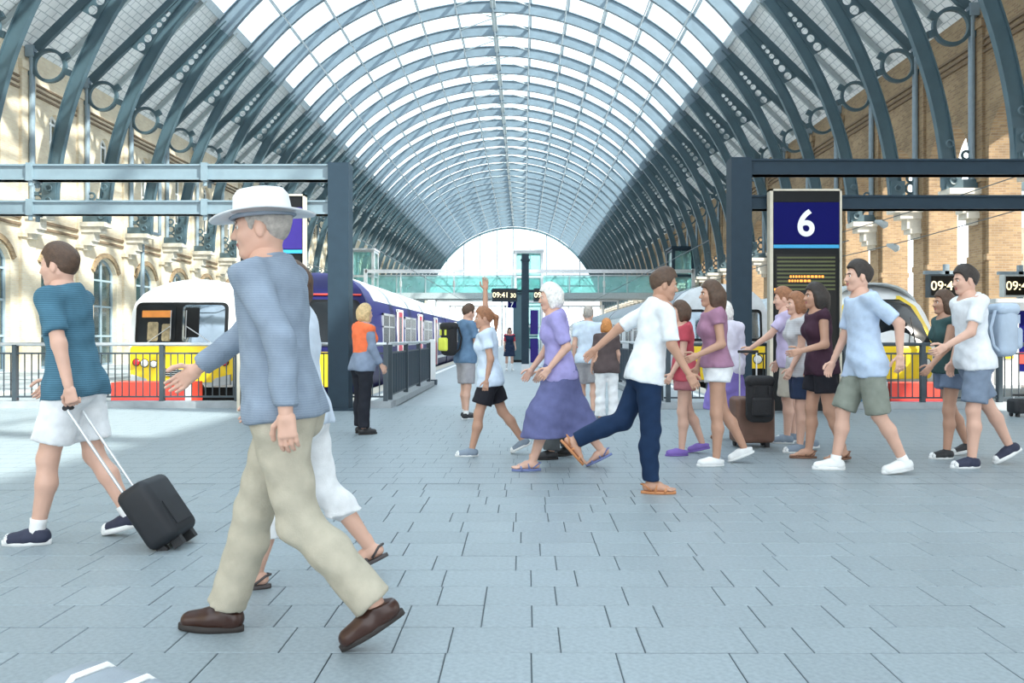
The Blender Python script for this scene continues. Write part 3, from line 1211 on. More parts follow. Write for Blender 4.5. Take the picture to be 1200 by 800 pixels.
def front_left(t, patch, rrect, yf):
    patch('yellow_panel', rrect(-1.36, 1.36, 0.02, 0.98, 0.12), 0.02, 'yellow_paint')
    sur = patch('windscreen_surround', rrect(-1.22, 1.22, 0.98, 2.12, 0.16), 0.03, 'black_plastic')
    for s, m_ in ((-1, 'dark_glass'), (1, 'sky_glass')):
        a, b = sorted((s * 0.09, s * 1.14))
        p = patch('pane', rrect(a, b, 1.05, 2.05, 0.12), 0.045, m_, sur)
    patch('destination_blind', rrect(-1.02, -0.20, 1.72, 1.90, 0.02), 0.058, 'orange_blind', sur)
    patch('seat_back', rrect(-0.85, -0.55, 1.1, 1.6, 0.05), 0.056, 'seat_fabric', sur)
    patch('seat_back', rrect(-0.45, -0.2, 1.1, 1.55, 0.05), 0.056, 'seat_fabric', sur)
    patch('sun_visor', rrect(0.15, 0.52, 1.2, 1.98, 0.04), 0.056, 'black_plastic', sur)
    for s in (-1, 1):
        w = MB()
        z0, x0 = 0.98, s * 0.95
        z1, x1 = 1.48, s * 0.22
        w.tube([(x0, yf(x0, z0) - 0.07, z0), (x1, yf(x1, z1) - 0.09, z1)], 0.014, 6)
        w.tube([(x1 - s * .02, yf(x1, 1.2) - 0.09, 1.15), (x1 - s * .02, yf(x1, 1.9) - 0.09, 1.9)], 0.014, 6)
        obj('wiper', w, 'rail_steel', t)
        lamp(t, s * 0.66, 0.50, 0.085, 'lamp_white', yf)
        lamp(t, s * 0.92, 0.52, 0.095, 'lamp_white', yf)
        lamp(t, s * 1.16, 0.54, 0.085, 'lamp_red', yf)
    g = patch('grille', [(-.48, .42), (-.2, .36), (.2, .36), (.48, .42), (.42, .22), (.2, .16), (-.2, .16), (-.42, .22)], 0.035, 'black_plastic')
    for i in range(4):
        z = 0.20 + i * 0.05
        b = MB()
        b.tube([(x, yf(x, z) - 0.045, z) for x in (-.4, -.2, 0, .2, .4)], 0.008, 5)
        obj('grille_bar', b, 'grey_paint', g)
    for s in (-1, 1):
        obj('skirt', MB().prism([(s * 0.62, 0.04), (s * 1.30, 0.22), (s * 1.30, -0.05), (s * 0.72, -0.10)], 0.10, 0.5, 'y'), 'grey_paint', t)


def front_purple(t, patch, rrect, yf):
    patch('yellow_panel', rrect(-0.95, 0.95, 0.02, 0.85, 0.12), 0.02, 'yellow_paint')
    sur = patch('windscreen_surround', rrect(-1.20, 1.20, 1.0, 2.10, 0.16), 0.03, 'black_plastic')
    for s in (-1, 1):
        a, b = sorted((s * 0.07, s * 1.13))
        patch('pane', rrect(a, b, 1.06, 2.04, 0.12), 0.045, 'dark_glass', sur)
        lamp(t, s * 1.0, 0.55, 0.09, 'lamp_white', yf)
    m_ = MB()
    m_.tube([(x, yf(x, 2.22) - 0.02, 2.22) for x in [-1.2 + .2 * i for i in range(13)]], 0.025, 6)
    obj('stripe', m_, 'red_paint', t)


def front_grey(t, patch, rrect, yf):
    patch('yellow_panel', rrect(-1.34, 1.34, -0.05, 1.02, 0.10), 0.02, 'yellow_paint')
    for a, b in ((-1.16, -0.50), (-0.36, 0.36), (0.50, 1.16)):
        sur = patch('window_surround', rrect(a, b, 1.08, 2.02, 0.14), 0.03, 'black_plastic')
        patch('pane', rrect(a + .08, b - .08, 1.16, 1.94, 0.10), 0.045, 'sky_glass', sur)
    for s in (-1, 1):
        lamp(t, s * 1.0, 0.55, 0.12, 'lamp_white', yf)
        patch('cowl', rrect(*sorted((s * 0.72, s * 1.25)), 0.05, 0.28, 0.05), 0.04, 'black_plastic')
    patch('door_panel', rrect(-0.40, 0.40, 0.0, 1.02, 0.04), 0.035, 'yellow_paint')


def front_wedge(t, patch, rrect, yf):
    patch('nose_panel', rrect(-1.28, 1.12, 0.05, 0.95, 0.15), 0.02, 'yellow_paint')
    patch('windscreen_rim', [(-1.05, 0.98), (1.26, 0.98), (1.22, 1.5), (1.06, 2.1), (0.75, 2.42), (-0.75, 2.42), (-1.06, 2.1), (-1.22, 1.5)], 0.03, 'yellow_paint')
    s = patch('windscreen', [(-1.02, 1.02), (1.10, 1.02), (1.02, 1.6), (0.85, 2.1), (0.6, 2.3), (-0.6, 2.3), (-0.85, 2.1), (-1.0, 1.6)], 0.07, 'dark_glass')
    w = MB()
    w.tube([(0.55, yf(.55, 1.0) - .06, 1.0), (0.70, yf(.7, 1.75) - .06, 1.75)], 0.02, 6)
    w.tube([(0.35, yf(.35, 1.0) - .06, 1.0), (0.70, yf(.7, 1.75) - .06, 1.75)], 0.015, 6)
    obj('wiper', w, 'black_plastic', t)
    for sx in (-1, 1):
        lamp(t, sx * 0.9, 0.5, 0.10, 'lamp_white', yf)


def sky_glass():
    m_ = mat('sky_glass', (0.25, 0.31, 0.36), 0.06, 0.75, var=0.25, scale=1.6)


sky_glass()
train('train', 'white domed train with yellow front and red lamps, behind the left railing', (-9.02, 21.4, 0), 60, 20,
      {'body': 'white_paint', 'roof': 'white_paint', 'front': front_left, 'dome': 1.1, 'sides': (-1, 1), 'doors': (6.5, 13.5),
       'windows': ((2.6, 4.2), (7.4, 9.4), (10, 12), (14.4, 16.4), (17, 18.6)), 'door': 'purple_paint'})
train('train', 'long purple train with grey roof and maroon doors beside the central platform', (-5.12, 19.4, 0), 80, 20,
      {'body': 'purple_paint', 'roof': 'roof_grey', 'front': front_purple, 'dome': 0.7, 'sides': (1,), 'doors': (5.2, 10.0, 15.2),
       'windows': ((2.2, 4.2), (6.2, 8.8), (11.0, 13.8), (16.2, 18.8)), 'door': 'maroon_paint', 'stripe': 'white_paint'})
train('train', 'grey train with rounded silver roof and yellow front behind the platform 6 post', (5.87, 24.0, 0), 60, 20,
      {'body': 'grey_white', 'roof': 'roof_dark', 'front': front_grey, 'dome': 0.35, 'sides': (-1,), 'doors': (6.5, 13.5), 'stripe': 'red_paint',
       'windows': ((2.6, 5.0), (7.4, 9.4), (10, 12), (14.4, 16.4), (17, 18.6)), 'door': 'white_paint'} if (mat('grey_white', (0.62, 0.64, 0.66), 0.4), mat('roof_dark', (0.22, 0.25, 0.29), 0.4, var=0.2, scale=1.5)) else {})
train('train', 'train with sloping yellow rimmed windscreen and white side behind the right railing', (10.3, 22.6, 0), 40, 20,
      {'body': 'white_paint', 'roof': 'roof_grey', 'front': front_wedge, 'rake': 0.75, 'dome': 0.8, 'bow': 0.5, 'sides': (-1, 1), 'doors': (6.5, 13.5),
       'windows': ((4.2, 5.6), (7.4, 9.4), (10, 12), (14.4, 16.4), (17, 18.6)), 'door': 'white_paint'})


def buffer_block(label, px0, px1, pytop, Y, matn, cat='buffer stop'):
    X0, X1 = (px0 - VX) * Y / F, (px1 - VX) * Y / F
    top = EYE - (pytop - VY) * Y / F
    t = thing('buffer_stop', label, cat, ((X0 + X1) / 2, Y, -1.0))
    w = (X1 - X0) / 2
    b = MB()
    b.box(-w, 0, 0, w, 0.6, top + 1.0)
    obj('block', b, matn, t)
    for s in (-1, 1):
        m_ = MB()
        m_.cyl((s * w * 0.62, 0.6, top + 0.75), (s * w * 0.62, 0.95, top + 0.75), 0.08)
        m_.cyl((s * w * 0.62, 0.95, top + 0.75), (s * w * 0.62, 1.02, top + 0.75), min(0.22, w * 0.36), 20)
        obj('buffer', m_, 'black_plastic', t, smooth=True)
    obj('edge_band', MB().box(w - 0.12, -0.012, 0.1, w, 0.0, top + 0.98), 'white_line', t)
    obj('seam', MB().box(-w, -0.008, top + 0.62, w - .12, 0.0, top + 0.64), 'maroon_paint', t)


buffer_block('red buffer stop block below the yellow fronted train at left', 130, 224, 448, 17.0, 'red_paint')
buffer_block('red buffer stop block behind the right railing', 1044, 1112, 449, 17.0, 'red_paint')
buffer_block('dark blue buffer stop block beside the red one at right', 1012, 1040, 446, 17.0, 'blue_block')

# ================================================================ MASTS, CLOCKS, FOOTBRIDGE


def clock(t, xc, z, w, h, body, small=True, y=0.0, both=False):
    c = obj('clock_case', MB().box(xc - w / 2, y - 0.12, z - h / 2, xc + w / 2, y + 0.12, z + h / 2), body, t)
    obj('clock_face', MB().box(xc - w / 2 + .04, y - 0.13, z - h / 2 + .05, xc + w / 2 - .04, y - 0.12, z + h / 2 - .05), 'screen_dark', c)
    link('digits', text_mesh('09:41', h * 0.56, 'led_cream', 0.003, bold=0.003), c, (xc - w * 0.16, y - 0.136, z - h * .02), (PI / 2, 0, 0))
    link('digits', text_mesh('30', h * 0.46, 'led_cream', 0.003, bold=0.002), c, (xc + w * 0.335, y - 0.136, z - h * .06), (PI / 2, 0, 0))
    return c


Ym = 28.8
s_ = Ym / F
t = thing('clock_mast', 'dark mast with a 09:41 clock and blue 7 sign on the central platform', 'mast', ((615.5 - VX) * s_, Ym, -0.02))
b = MB()
b.box(-0.13, -0.13, 0.25, 0.13, 0.13, EYE + (395 - 297) * s_)
b.box(-0.16, -0.16, EYE + (395 - 305) * s_, 0.16, 0.16, EYE + (395 - 303) * s_)
obj('mast', b, 'gantry_paint', t)
obj('base', MB().box(-0.14, -0.14, 0, 0.14, 0.14, 0.28), 'rail_steel', t)
zc_ = EYE + (395 - 345) * s_
clock(t, (591.5 - 615.5) * s_, zc_, 0.88, 0.46, 'gantry_paint')
clock(t, (640 - 615.5) * s_, zc_, 0.88, 0.46, 'gantry_paint')
obj('arm', MB().box(-1.2, 0.12, zc_ + .1, 1.2, 0.18, zc_ + .2), 'gantry_paint', t)
pl7 = obj('platform_number', MB().box((595 - 615.5) * s_, -0.05, EYE + (395 - 360) * s_, (605 - 615.5) * s_, 0.0, EYE + (395 - 352.5) * s_), 'navy_panel', t)
link('number', text_mesh('7', 0.24, 'sign_white', 0.003, bold=0.005), pl7, ((600 - 615.5) * s_, -0.056, EYE + (395 - 356.3) * s_), (PI / 2, 0, 0))
for zz in (1.75, 0.75):
    pb = obj('poster_board', MB().box(0.18, -0.03, zz - 0.42, 0.46, 0.03, zz + 0.42), 'violet_panel', t)
    pf = MB()
    pf.tube([(0.14, 0, zz - .45), (0.5, 0, zz - .45), (0.5, 0, zz + .45), (0.14, 0, zz + .45)], 0.02, 6)
    obj('rim', pf, 'rail_steel', pb)

for lab, px, py, Y, w in (('dark digital clock reading 09:41 above the person in white tee', 1113, 335, 22.0, 1.2),
                          ('dark digital clock at the right edge of the picture', 1200, 335, 23.0, 1.25)):
    p = at(px, py, Y)
    t = thing('platform_clock', lab, 'clock', (p.x, Y, 0))
    clock(t, 0, p.z, w, 0.62, 'rafter_paint' if px > 1150 else 'fence_paint')
    b = MB()
    b.box(-0.06, 0.13, 0.0, 0.06, 0.25, p.z + 0.6)
    b.box(-w / 2, 0.13, p.z + 0.33, w / 2, 0.25, p.z + 0.42)
    obj('pole', b, 'pipe_paint', t)

YBR = 82.0
s_ = YBR / F
z_t, z_g, z_b = EYE + 73 * s_, EYE + 52 * s_, EYE + 45 * s_
fb = thing('footbridge', 'glass sided footbridge with green tint crossing the tracks', 'bridge', (0, YBR, 0))
for yy in (0.0, 3.0):
    obj('girder', MB().box(XL + 2.2, yy - 0.15, z_b, XR - 1.0, yy + 0.15, z_g), 'rafter_paint', fb)
    obj('handrail', MB().box(XL + 2.2, yy - 0.08, z_t - 0.12, XR - 1.0, yy + 0.08, z_t), 'rail_steel', fb)
obj('deck', MB().box(XL + 2.2, 0.15, z_b + .1, XR - 1.0, 2.85, z_b + .3), 'kerb', fb)
n = 10
xw = (XR - 1.0 - XL - 2.2) / n
gl = MB().box(0.04, -0.02, z_g, xw - 0.04, 0.02, z_t - 0.12).mesh('glass_panel', 'bridge_glass')
ps = MB().box(-0.05, -0.1, z_g, 0.05, 0.1, z_t - .1).mesh('bridge_post', 'rail_steel')
dg_ = MB().bar((0, 0.1, z_g), (xw / 2, 0.1, z_t - .12), 0.07, 0.07).bar((xw / 2, 0.1, z_t - .12), (xw, 0.1, z_g), 0.07, 0.07).mesh('brace', 'rail_steel')
for yy in (0.0, 3.0):
    for i in range(n):
        link('glass_panel', gl, fb, (XL + 2.2 + i * xw, yy, 0))
        link('bridge_post', ps, fb, (XL + 2.2 + i * xw, yy, 0))
        link('brace', dg_, fb, (XL + 2.2 + i * xw, yy, 0))


def lift_tower(label, px0, px1, pytop, Y, body, z0=0.0):
    X0, X1 = (px0 - VX) * Y / F, (px1 - VX) * Y / F
    H = EYE + (VY - pytop) * Y / F
    t = thing('lift_tower', label, 'lift tower', ((X0 + X1) / 2, Y, z0))
    w = (X1 - X0) / 2
    for sx in (-1, 1):
        for y in (0, 2.2):
            obj('post', MB().box(sx * w - .12, y - .12, 0, sx * w + .12, y + .12, H), body, t)
    zs = [0.1] + [H * i / 4 for i in range(1, 5)]
    for z in zs[1:]:
        b = MB()
        for y in (0, 2.2):
            b.box(-w, y - .1, z - .2, w, y + .1, z)
        for sx in (-1, 1):
            b.box(sx * w - .1, 0, z - .2, sx * w + .1, 2.2, z)
        obj('cross_beam', b, body, t)
    for za, zb_ in zip(zs[:-1], zs[1:]):
        obj('glass_panel', MB().box(-w + .12, -.02, za, w - .12, .02, zb_ - .2), 'bridge_glass', t)
        for sx in (-1, 1):
            obj('glass_panel', MB().box(sx * w - .02, .12, za, sx * w + .02, 2.1, zb_ - .2), 'bridge_glass', t)
    obj('roof', MB().box(-w - .2, -.3, H, w + .2, 2.5, H + .15), body, t)
    obj('lift_car', MB().box(-w * .7, .4, 0.1, w * .7, 1.8, 2.5), 'grey_paint', t)


lift_tower('glass lift tower with white frame beside the left end of the footbridge', 413, 437, 293, 76, 'rail_steel')
lift_tower('white framed glass lift tower behind the clock mast', 604, 635, 294, 78.5, 'rail_steel', -0.02)
lift_tower('dark framed glass lift tower under the right hand ribs', 789, 812, 291, 64, 'gantry_paint')
obj_post = thing('notice_column', 'dark notice column standing right behind the clock mast', 'column', ((608 - VX) * 40 / F, 40, -0.02))
obj('column', MB().box(-0.28, -0.2, 0.1, 0.42, 0.2, EYE + 50 * 40 / F), 'steel_paint', obj_post)
obj('foot', MB().box(-0.34, -0.26, 0, 0.48, 0.26, 0.12), 'black_plastic', obj_post)
obj('cap', MB().box(-0.32, -0.24, EYE + 50 * 40 / F, 0.46, 0.24, EYE + 50 * 40 / F + .1), 'gantry_paint', obj_post)

# overhead wires and their portals
for i, (Yp) in enumerate((60.0, 108.0, 128.0)):
    t = thing('wire_portal', ('near', 'middle', 'far')[i] + 'most steel portal carrying the overhead wires', 'portal', (0, Yp, 0))
    for x in (-11.6, -2.9, 3.4, 12.4):
        if Yp == 60.0 and abs(x) < 5:
            continue
        obj('mast', MB().box(x - .12, -.12, 0 if not -10.7 < x < -3.7 else -1, x + .12, .12, 6.2), 'rail_steel', t)
    obj('boom', MB().box(-11.6, -.12, 5.9, 12.4, .12, 6.15), 'rail_steel', t)
    for x in (-9.02, -5.12, 5.87, 10.3):
        obj('dropper', MB().box(x - .04, -.04, 4.3, x + .04, .04, 5.9), 'rail_steel', t)
        obj('insulator', MB().cyl((x, 0, 4.9), (x, 0, 5.3), .09), 'rail_steel', t)
for i, (x, lab) in enumerate(((-9.02, 'above the white train'), (-5.12, 'above the purple train'), (5.87, 'above the grey train'), (10.3, 'above the rightmost train'))):
    tag(obj('overhead_wire', MB().tube([(x, 26, 4.27), (x, YG + 50, 4.27)], 0.018, 5), 'wire'), 'thin overhead contact wire running back ' + lab, 'wire')
for p, q, lab in ((at(880, 300, 30), at(1196, 205, 21.5), 'upper thin cable with a lantern sloping up behind the 6 board'),
                  (at(900, 318, 30), at(1196, 245, 22.5), 'lower thin cable with a lantern sloping up behind the 6 board')):
    pts = [p.lerp(q, k / 16) - Vector((0, 0, 0.12 * math.sin(PI * k / 16))) for k in range(17)]
    c = tag(obj('cable', MB().tube(pts, 0.015, 5), 'wire'), lab, 'cable')
    l = min(pts, key=lambda v: abs(VX + F * v.x / v.y - 1040))
    lm = MB()
    lm.tube([l + Vector((-.16, 0, .02)), l + Vector((-.12, 0, -.02)), l + Vector((.02, 0, -.05)), l + Vector((.16, 0, -.13)), l + Vector((.22, 0, -.15))], .08, 10, rads=[.03, .06, .10, .12, .05])
    obj('lantern', lm, 'rafter_paint', c, smooth='all')

# downpipe on the left wall
t = thing('downpipe', 'grey downpipe with an offset bend on the left brick wall', 'pipe', (XL + 0.38, 37.2, 0))
b = MB()
b.tube([(0.1, 0, 0.0), (0.1, 0, 5.9), (0.1, 0, 6.05), (0.1, 1.6, 6.05), (0.1, 1.75, 6.05), (0.1, 1.75, 9.5)], 0.09, 8)
obj('pipe', b, 'pipe_paint', t)
obj('hopper', MB().box(-0.1, 1.55, 9.4, 0.3, 1.95, 9.8), 'pipe_paint', t)

# ticket barrier cabinets beyond the right railing
for i, (px, lab) in enumerate(((1158, 'white ticket gate cabinet with dark screen behind the right railing'), (1188, 'white ticket gate cabinet nearest the right picture edge'))):
    p = at(px, 0, 19.0 + i * 0.0)
    t = thing('ticket_gate', lab, 'ticket gate', (p.x, 19.5, 0), 0.0, 'ticket gates')
    b = MB()
    b.prism([(-.24, 0), (.24, 0), (.24, 1.55), (.16, 1.68), (-.16, 1.68), (-.24, 1.55)], -.3, .3, 'y')
    obj('cabinet', b, 'white_paint', t)
    obj('screen', MB().box(-.16, -.31, 0.95, .16, -.30, 1.35), 'navy_panel' if i else 'screen_dark', t)
    obj('card_reader', MB().box(-.1, -.33, .7, .1, -.30, .85), 'yellow_paint', t)
    obj('foot', MB().box(-.27, -.33, 0, .27, .33, .08), 'grey_paint', t)
for i in range(1):
    t = thing('vending_kiosk', 'pale kiosk with a red and blue front panel at the right edge', 'kiosk', (13.0, 21.6, 0))
    obj('body', MB().box(-.7, 0, 0, .7, .8, 2.1), 'white_paint', t)
    obj('front_panel', MB().box(-.55, -.02, .3, .55, 0, 1.9), 'navy_panel', t)
    obj('poster', MB().box(-.45, -.035, .5, .45, -.02, .8), 'red_paint', t)
    obj('canopy', MB().box(-.8, -.4, 2.1, .8, .8, 2.2), 'roof_grey', t)


# ================================================================ FIGURES: implicit surfaces meshed with surface nets
class Field:
    def __init__(s, lo, hi, res):
        s.lo, s.res = np.array(lo, float), res
        s.n = np.maximum(np.ceil((np.array(hi) - s.lo) / res).astype(int) + 1, 3)
        s.f = np.full(s.n, 0.25, np.float32)
        s.ax = [(s.lo[i] + res * np.arange(s.n[i])).astype(np.float32) for i in range(3)]

    def sub(s, lo, hi):
        a = np.clip(np.floor((np.array(lo) - s.lo) / s.res).astype(int), 0, s.n - 1)
        b = np.clip(np.ceil((np.array(hi) - s.lo) / s.res).astype(int) + 1, 1, s.n)
        if np.any(b <= a):
            return None, None
        sl = tuple(slice(x, y) for x, y in zip(a, b))
        X = s.ax[0][sl[0]][:, None, None]
        Y = s.ax[1][sl[1]][None, :, None]
        Z = s.ax[2][sl[2]][None, None, :]
        return sl, (X, Y, Z)

    def merge(s, sl, d, k):
        a = s.f[sl]
        h = np.maximum(k - np.abs(a - d), 0) / k
        s.f[sl] = np.minimum(a, d) - h * h * k * 0.25

    def cone(s, a, b, ra, rb, k=0.03, cut=None, inf=0.0):
        """Tapered capsule; cut=True ends it flat at b."""
        a, b = np.array(a, float), np.array(b, float)
        ra, rb = ra + inf, rb + inf
        m = max(ra, rb) + 2 * k + 2 * s.res
        sl, P = s.sub(np.minimum(a, b) - m, np.maximum(a, b) + m)
        if sl is None:
            return
        d = b - a
        L2 = float(d @ d) + 1e-9
        X, Y, Z = P[0] - a[0], P[1] - a[1], P[2] - a[2]
        t = (X * d[0] + Y * d[1] + Z * d[2]) / L2
        tc = np.clip(t, 0, 1)
        dist = np.sqrt((X - tc * d[0]) ** 2 + (Y - tc * d[1]) ** 2 + (Z - tc * d[2]) ** 2) - (ra + (rb - ra) * tc)
        if cut:
            dist = np.maximum(dist, (t - 1) * math.sqrt(L2))
        s.merge(sl, dist.astype(np.float32), k)

    def ell(s, c, r, R=None, k=0.04, inf=0.0, subtract=False):
        c = np.array(c, float)
        r = np.array(r, float) + inf
        m = r.max() + 2 * k + 2 * s.res
        sl, P = s.sub(c - m, c + m)
        if sl is None:
            return
        X, Y, Z = P[0] - c[0], P[1] - c[1], P[2] - c[2]
        if R is not None:
            X, Y, Z = (X * R[0][i] + Y * R[1][i] + Z * R[2][i] for i in range(3))
        k0 = np.sqrt((X / r[0]) ** 2 + (Y / r[1]) ** 2 + (Z / r[2]) ** 2)
        k1 = np.sqrt((X / r[0] ** 2) ** 2 + (Y / r[1] ** 2) ** 2 + (Z / r[2] ** 2) ** 2) + 1e-6
        d = (k0 * (k0 - 1) / k1).astype(np.float32)
        if subtract:
            a = s.f[sl]
            h = np.maximum(k - np.abs(a + d), 0) / k
            s.f[sl] = np.maximum(a, -d) + h * h * k * 0.25
        else:
            s.merge(sl, d, k)

    def plane(s, p, n):
        """Keep the side the normal points away from."""
        p, n = np.array(p, float), np.array(n, float)
        n = n / np.linalg.norm(n)
        X, Y, Z = s.ax[0][:, None, None] - p[0], s.ax[1][None, :, None] - p[1], s.ax[2][None, None, :] - p[2]
        s.f = np.maximum(s.f, (X * n[0] + Y * n[1] + Z * n[2]).astype(np.float32))

    def ripple(s, amp, seed=0):
        X, Y, Z = s.ax[0][:, None, None], s.ax[1][None, :, None], s.ax[2][None, None, :]
        a = np.sin(31 * Z + 17 * X + seed) * np.sin(23 * Y + 11 * Z + 2 * seed) + 0.7 * np.sin(52 * Z - 29 * X + 13 * Y + seed)
        s.f = s.f + (amp * a).astype(np.float32)

    def mesh(s):
        f = s.f
        f[0], f[-1], f[:, 0], f[:, -1], f[:, :, 0], f[:, :, -1] = [np.maximum(q, 0.01) for q in (f[0], f[-1], f[:, 0], f[:, -1], f[:, :, 0], f[:, :, -1])]
        ins = f < 0
        nx, ny, nz = f.shape
        c = np.zeros((nx - 1, ny - 1, nz - 1), np.int8)
        for i in (0, 1):
            for j in (0, 1):
                for k in (0, 1):
                    c += ins[i:nx - 1 + i, j:ny - 1 + j, k:nz - 1 + k]
        act = (c > 0) & (c < 8)
        idx = np.argwhere(act)
        if len(idx) == 0:
            return np.zeros((0, 3)), np.zeros((0, 4), int)
        ids = np.full(act.shape, -1, int)
        ids[act] = np.arange(len(idx))
        acc = np.zeros((len(idx), 3))
        cnt = np.zeros(len(idx))
        cor = [(i, j, k) for i in (0, 1) for j in (0, 1) for k in (0, 1)]
        for a in cor:
            for ax in range(3):
                if a[ax]:
                    continue
                b = list(a)
                b[ax] = 1
                fa = f[idx[:, 0] + a[0], idx[:, 1] + a[1], idx[:, 2] + a[2]]
                fb = f[idx[:, 0] + b[0], idx[:, 1] + b[1], idx[:, 2] + b[2]]
                x = (fa < 0) != (fb < 0)
                t = np.where(x, fa / np.where(x, fa - fb, 1), 0)
                p = np.tile(np.array(a, float), (len(idx), 1))
                p[:, ax] += t
                acc += p * x[:, None]
                cnt += x
        v = s.lo + (idx + acc / cnt[:, None]) * s.res
        faces = []
        for ax in range(3):
            o1, o2 = [(1, 2), (2, 0), (0, 1)][ax]
            sa = [slice(1, -1)] * 3
            sa[ax] = slice(0, -1)
            sb = list(sa)
            sb[ax] = slice(1, None)
            A, B = ins[tuple(sa)], ins[tuple(sb)]
            e = np.argwhere(A != B)
            if len(e) == 0:
                continue
            fl = A[e[:, 0], e[:, 1], e[:, 2]]
            e = e + np.array([0 if i == ax else 1 for i in range(3)])

            def cell(d1, d2):
                q = e.copy()
                q[:, o1] -= d1
                q[:, o2] -= d2
                return ids[q[:, 0], q[:, 1], q[:, 2]]
            q = np.stack([cell(1, 1), cell(0, 1), cell(0, 0), cell(1, 0)], 1)
            q = np.where(fl[:, None], q, q[:, ::-1])
            faces.append(q)
        return v, np.concatenate(faces)


def np_mesh(name, v, f, mats, mi=None):
    me = bpy.data.meshes.new(name)
    me.from_pydata(v.tolist(), [], f.tolist())
    for m_ in mats:
        me.materials.append(MATS[m_])
    if mi is not None:
        me.polygons.foreach_set('material_index', mi)
    me.polygons.foreach_set('use_smooth', [True] * len(me.polygons))
    me.update()
    return me


# ---- templates: head, hair, hands, feet, shoes (x forward, z up)
def head_template():
    F_ = Field((-.14, -.11, -.12), (.14, .11, .21), 0.0062)
    F_.ell((-.014, 0, .088), (.098, .076, .096), k=.02)
    F_.ell((.030, 0, .030), (.060, .057, .080), k=.03)
    for s in (-1, 1):
        F_.cone((-.02, s * .052, .015), (.055, s * .016, -.030), .018, .018, k=.03)
        F_.ell((.058, s * .036, .036), (.026, .024, .026), k=.03)
        F_.cone((.080, s * .008, .086), (.066, s * .046, .084), .011, .010, k=.015)
    F_.ell((.066, 0, -.030), (.024, .024, .020), k=.02)
    for s in (-1, 1):
        F_.ell((.096, s * .031, .067), (.016, .019, .013), k=.012, subtract=True)
    F_.cone((.084, 0, .075), (.106, 0, .036), .008, .012, k=.012)
    for s in (-1, 1):
        F_.ell((.096, s * .012, .032), (.011, .009, .008), k=.008)
    F_.ell((.086, 0, .006), (.013, .025, .006), k=.006)
    F_.ell((.083, 0, -.006), (.013, .021, .006), k=.006)
    for s in (-1, 1):
        F_.ell((-.006, s * .078, .050), (.019, .009, .033), k=.006)
    F_.cone((-.03, 0, -.11), (-.015, 0, .02), .052, .052, k=.03)
    v, f = F_.mesh()
    c = v[f].mean(1)
    mi = ((np.abs(c[:, 1]) < .024) & (c[:, 0] > .088) & (c[:, 2] < .012) & (c[:, 2] > -.012)).astype(int)
    return v, f, mi


def hair_template(kind):
    F_ = Field((-.19, -.13, -.30), (.13, .13, .23), 0.0075)
    F_.ell((-.016, 0, .094), (.106, .082, .104), k=.02)
    F_.ell((.0, 0, .125), (.088, .072, .085), k=.03)
    if kind in ('bob', 'long'):
        F_.ell((-.040, 0, .04), (.085, .094, .10), k=.03)
        for s in (-1, 1):
            F_.cone((.0, s * .068, .08), (-.005, s * .074, -.02), .028, .026, k=.03)
    if kind == 'long':
        F_.cone((-.07, 0, .03), (-.085, 0, -.20), .080, .050, k=.04)
        for s in (-1, 1):
            F_.cone((-.03, s * .06, .03), (-.03, s * .075, -.17), .040, .026, k=.03)
    if kind == 'tail':
        F_.cone((-.11, 0, .10), (-.15, 0, .06), .022, .03, k=.02)
        F_.cone((-.15, 0, .06), (-.135, 0, -.10), .032, .015, k=.02)
    X, Z = F_.ax[0][:, None, None], F_.ax[2][None, None, :]
    Y = F_.ax[1][None, :, None]
    if kind in ('bob', 'long'):
        zb = np.interp(X, (-.2, .022, .036, .050, .062, .12), (-.4, -.4, .02, .10, .125, .140))
    elif kind == 'tail':
        zb = np.interp(X, (-.2, -.075, -.06, -.045, -.028, .006, .02, .033, .046, .060, .12), (-.4, -.4, -.005, .0, .06, .082, .05, .045, .095, .128, .142))
    else:
        zb = np.interp(X, (-.2, -.06, -.042, -.028, .006, .018, .033, .044, .060, .12), (-.012, -.006, .005, .062, .084, .05, .042, .095, .130, .146))
    F_.ripple(.0028, 1.3)
    F_.f = np.maximum(F_.f, ((zb - Z) * .8 + 0 * Y).astype(np.float32))
    return F_.mesh()


def hand_template(curl, spread=0.0):
    F_ = Field((-.05, -.08, -.12), (.24, .10, .05), 0.0048)
    F_.cone((-.03, 0, 0), (.02, 0, 0), .024, .026, k=.02)
    for y in (-.026, -.009, .009, .026):
        F_.cone((.015, y * .8, 0), (.085, y, 0), .016, .0125, k=.014)
    for y, L in zip((-.032, -.011, .011, .031), (.058, .078, .085, .074)):
        p = np.array((.085, y, 0.0))
        a = 0.0
        for i, (q, w) in enumerate(zip(curl, (.45, .32, .25))):
            a += math.radians(q)
            d = np.array((math.cos(a), y * spread, -math.sin(a)))
            p2 = p + d * L * w
            F_.cone(p, p2, .0098 - .0008 * i, .0092 - .0008 * i, k=.004)
            p = p2
    c0 = math.radians(curl[0])
    p = np.array((.018, .026, -.004))
    for L, d in ((.040, (.62, .72, -.30)), (.034, (.85, .35, -.40 - c0 * .2)), (.026, (.92, .05, -.40 - c0 * .3))):
        d = np.array(d)
        p2 = p + d / np.linalg.norm(d) * L
        F_.cone(p, p2, .0125, .0105, k=.006)
        p = p2
    return F_.mesh()


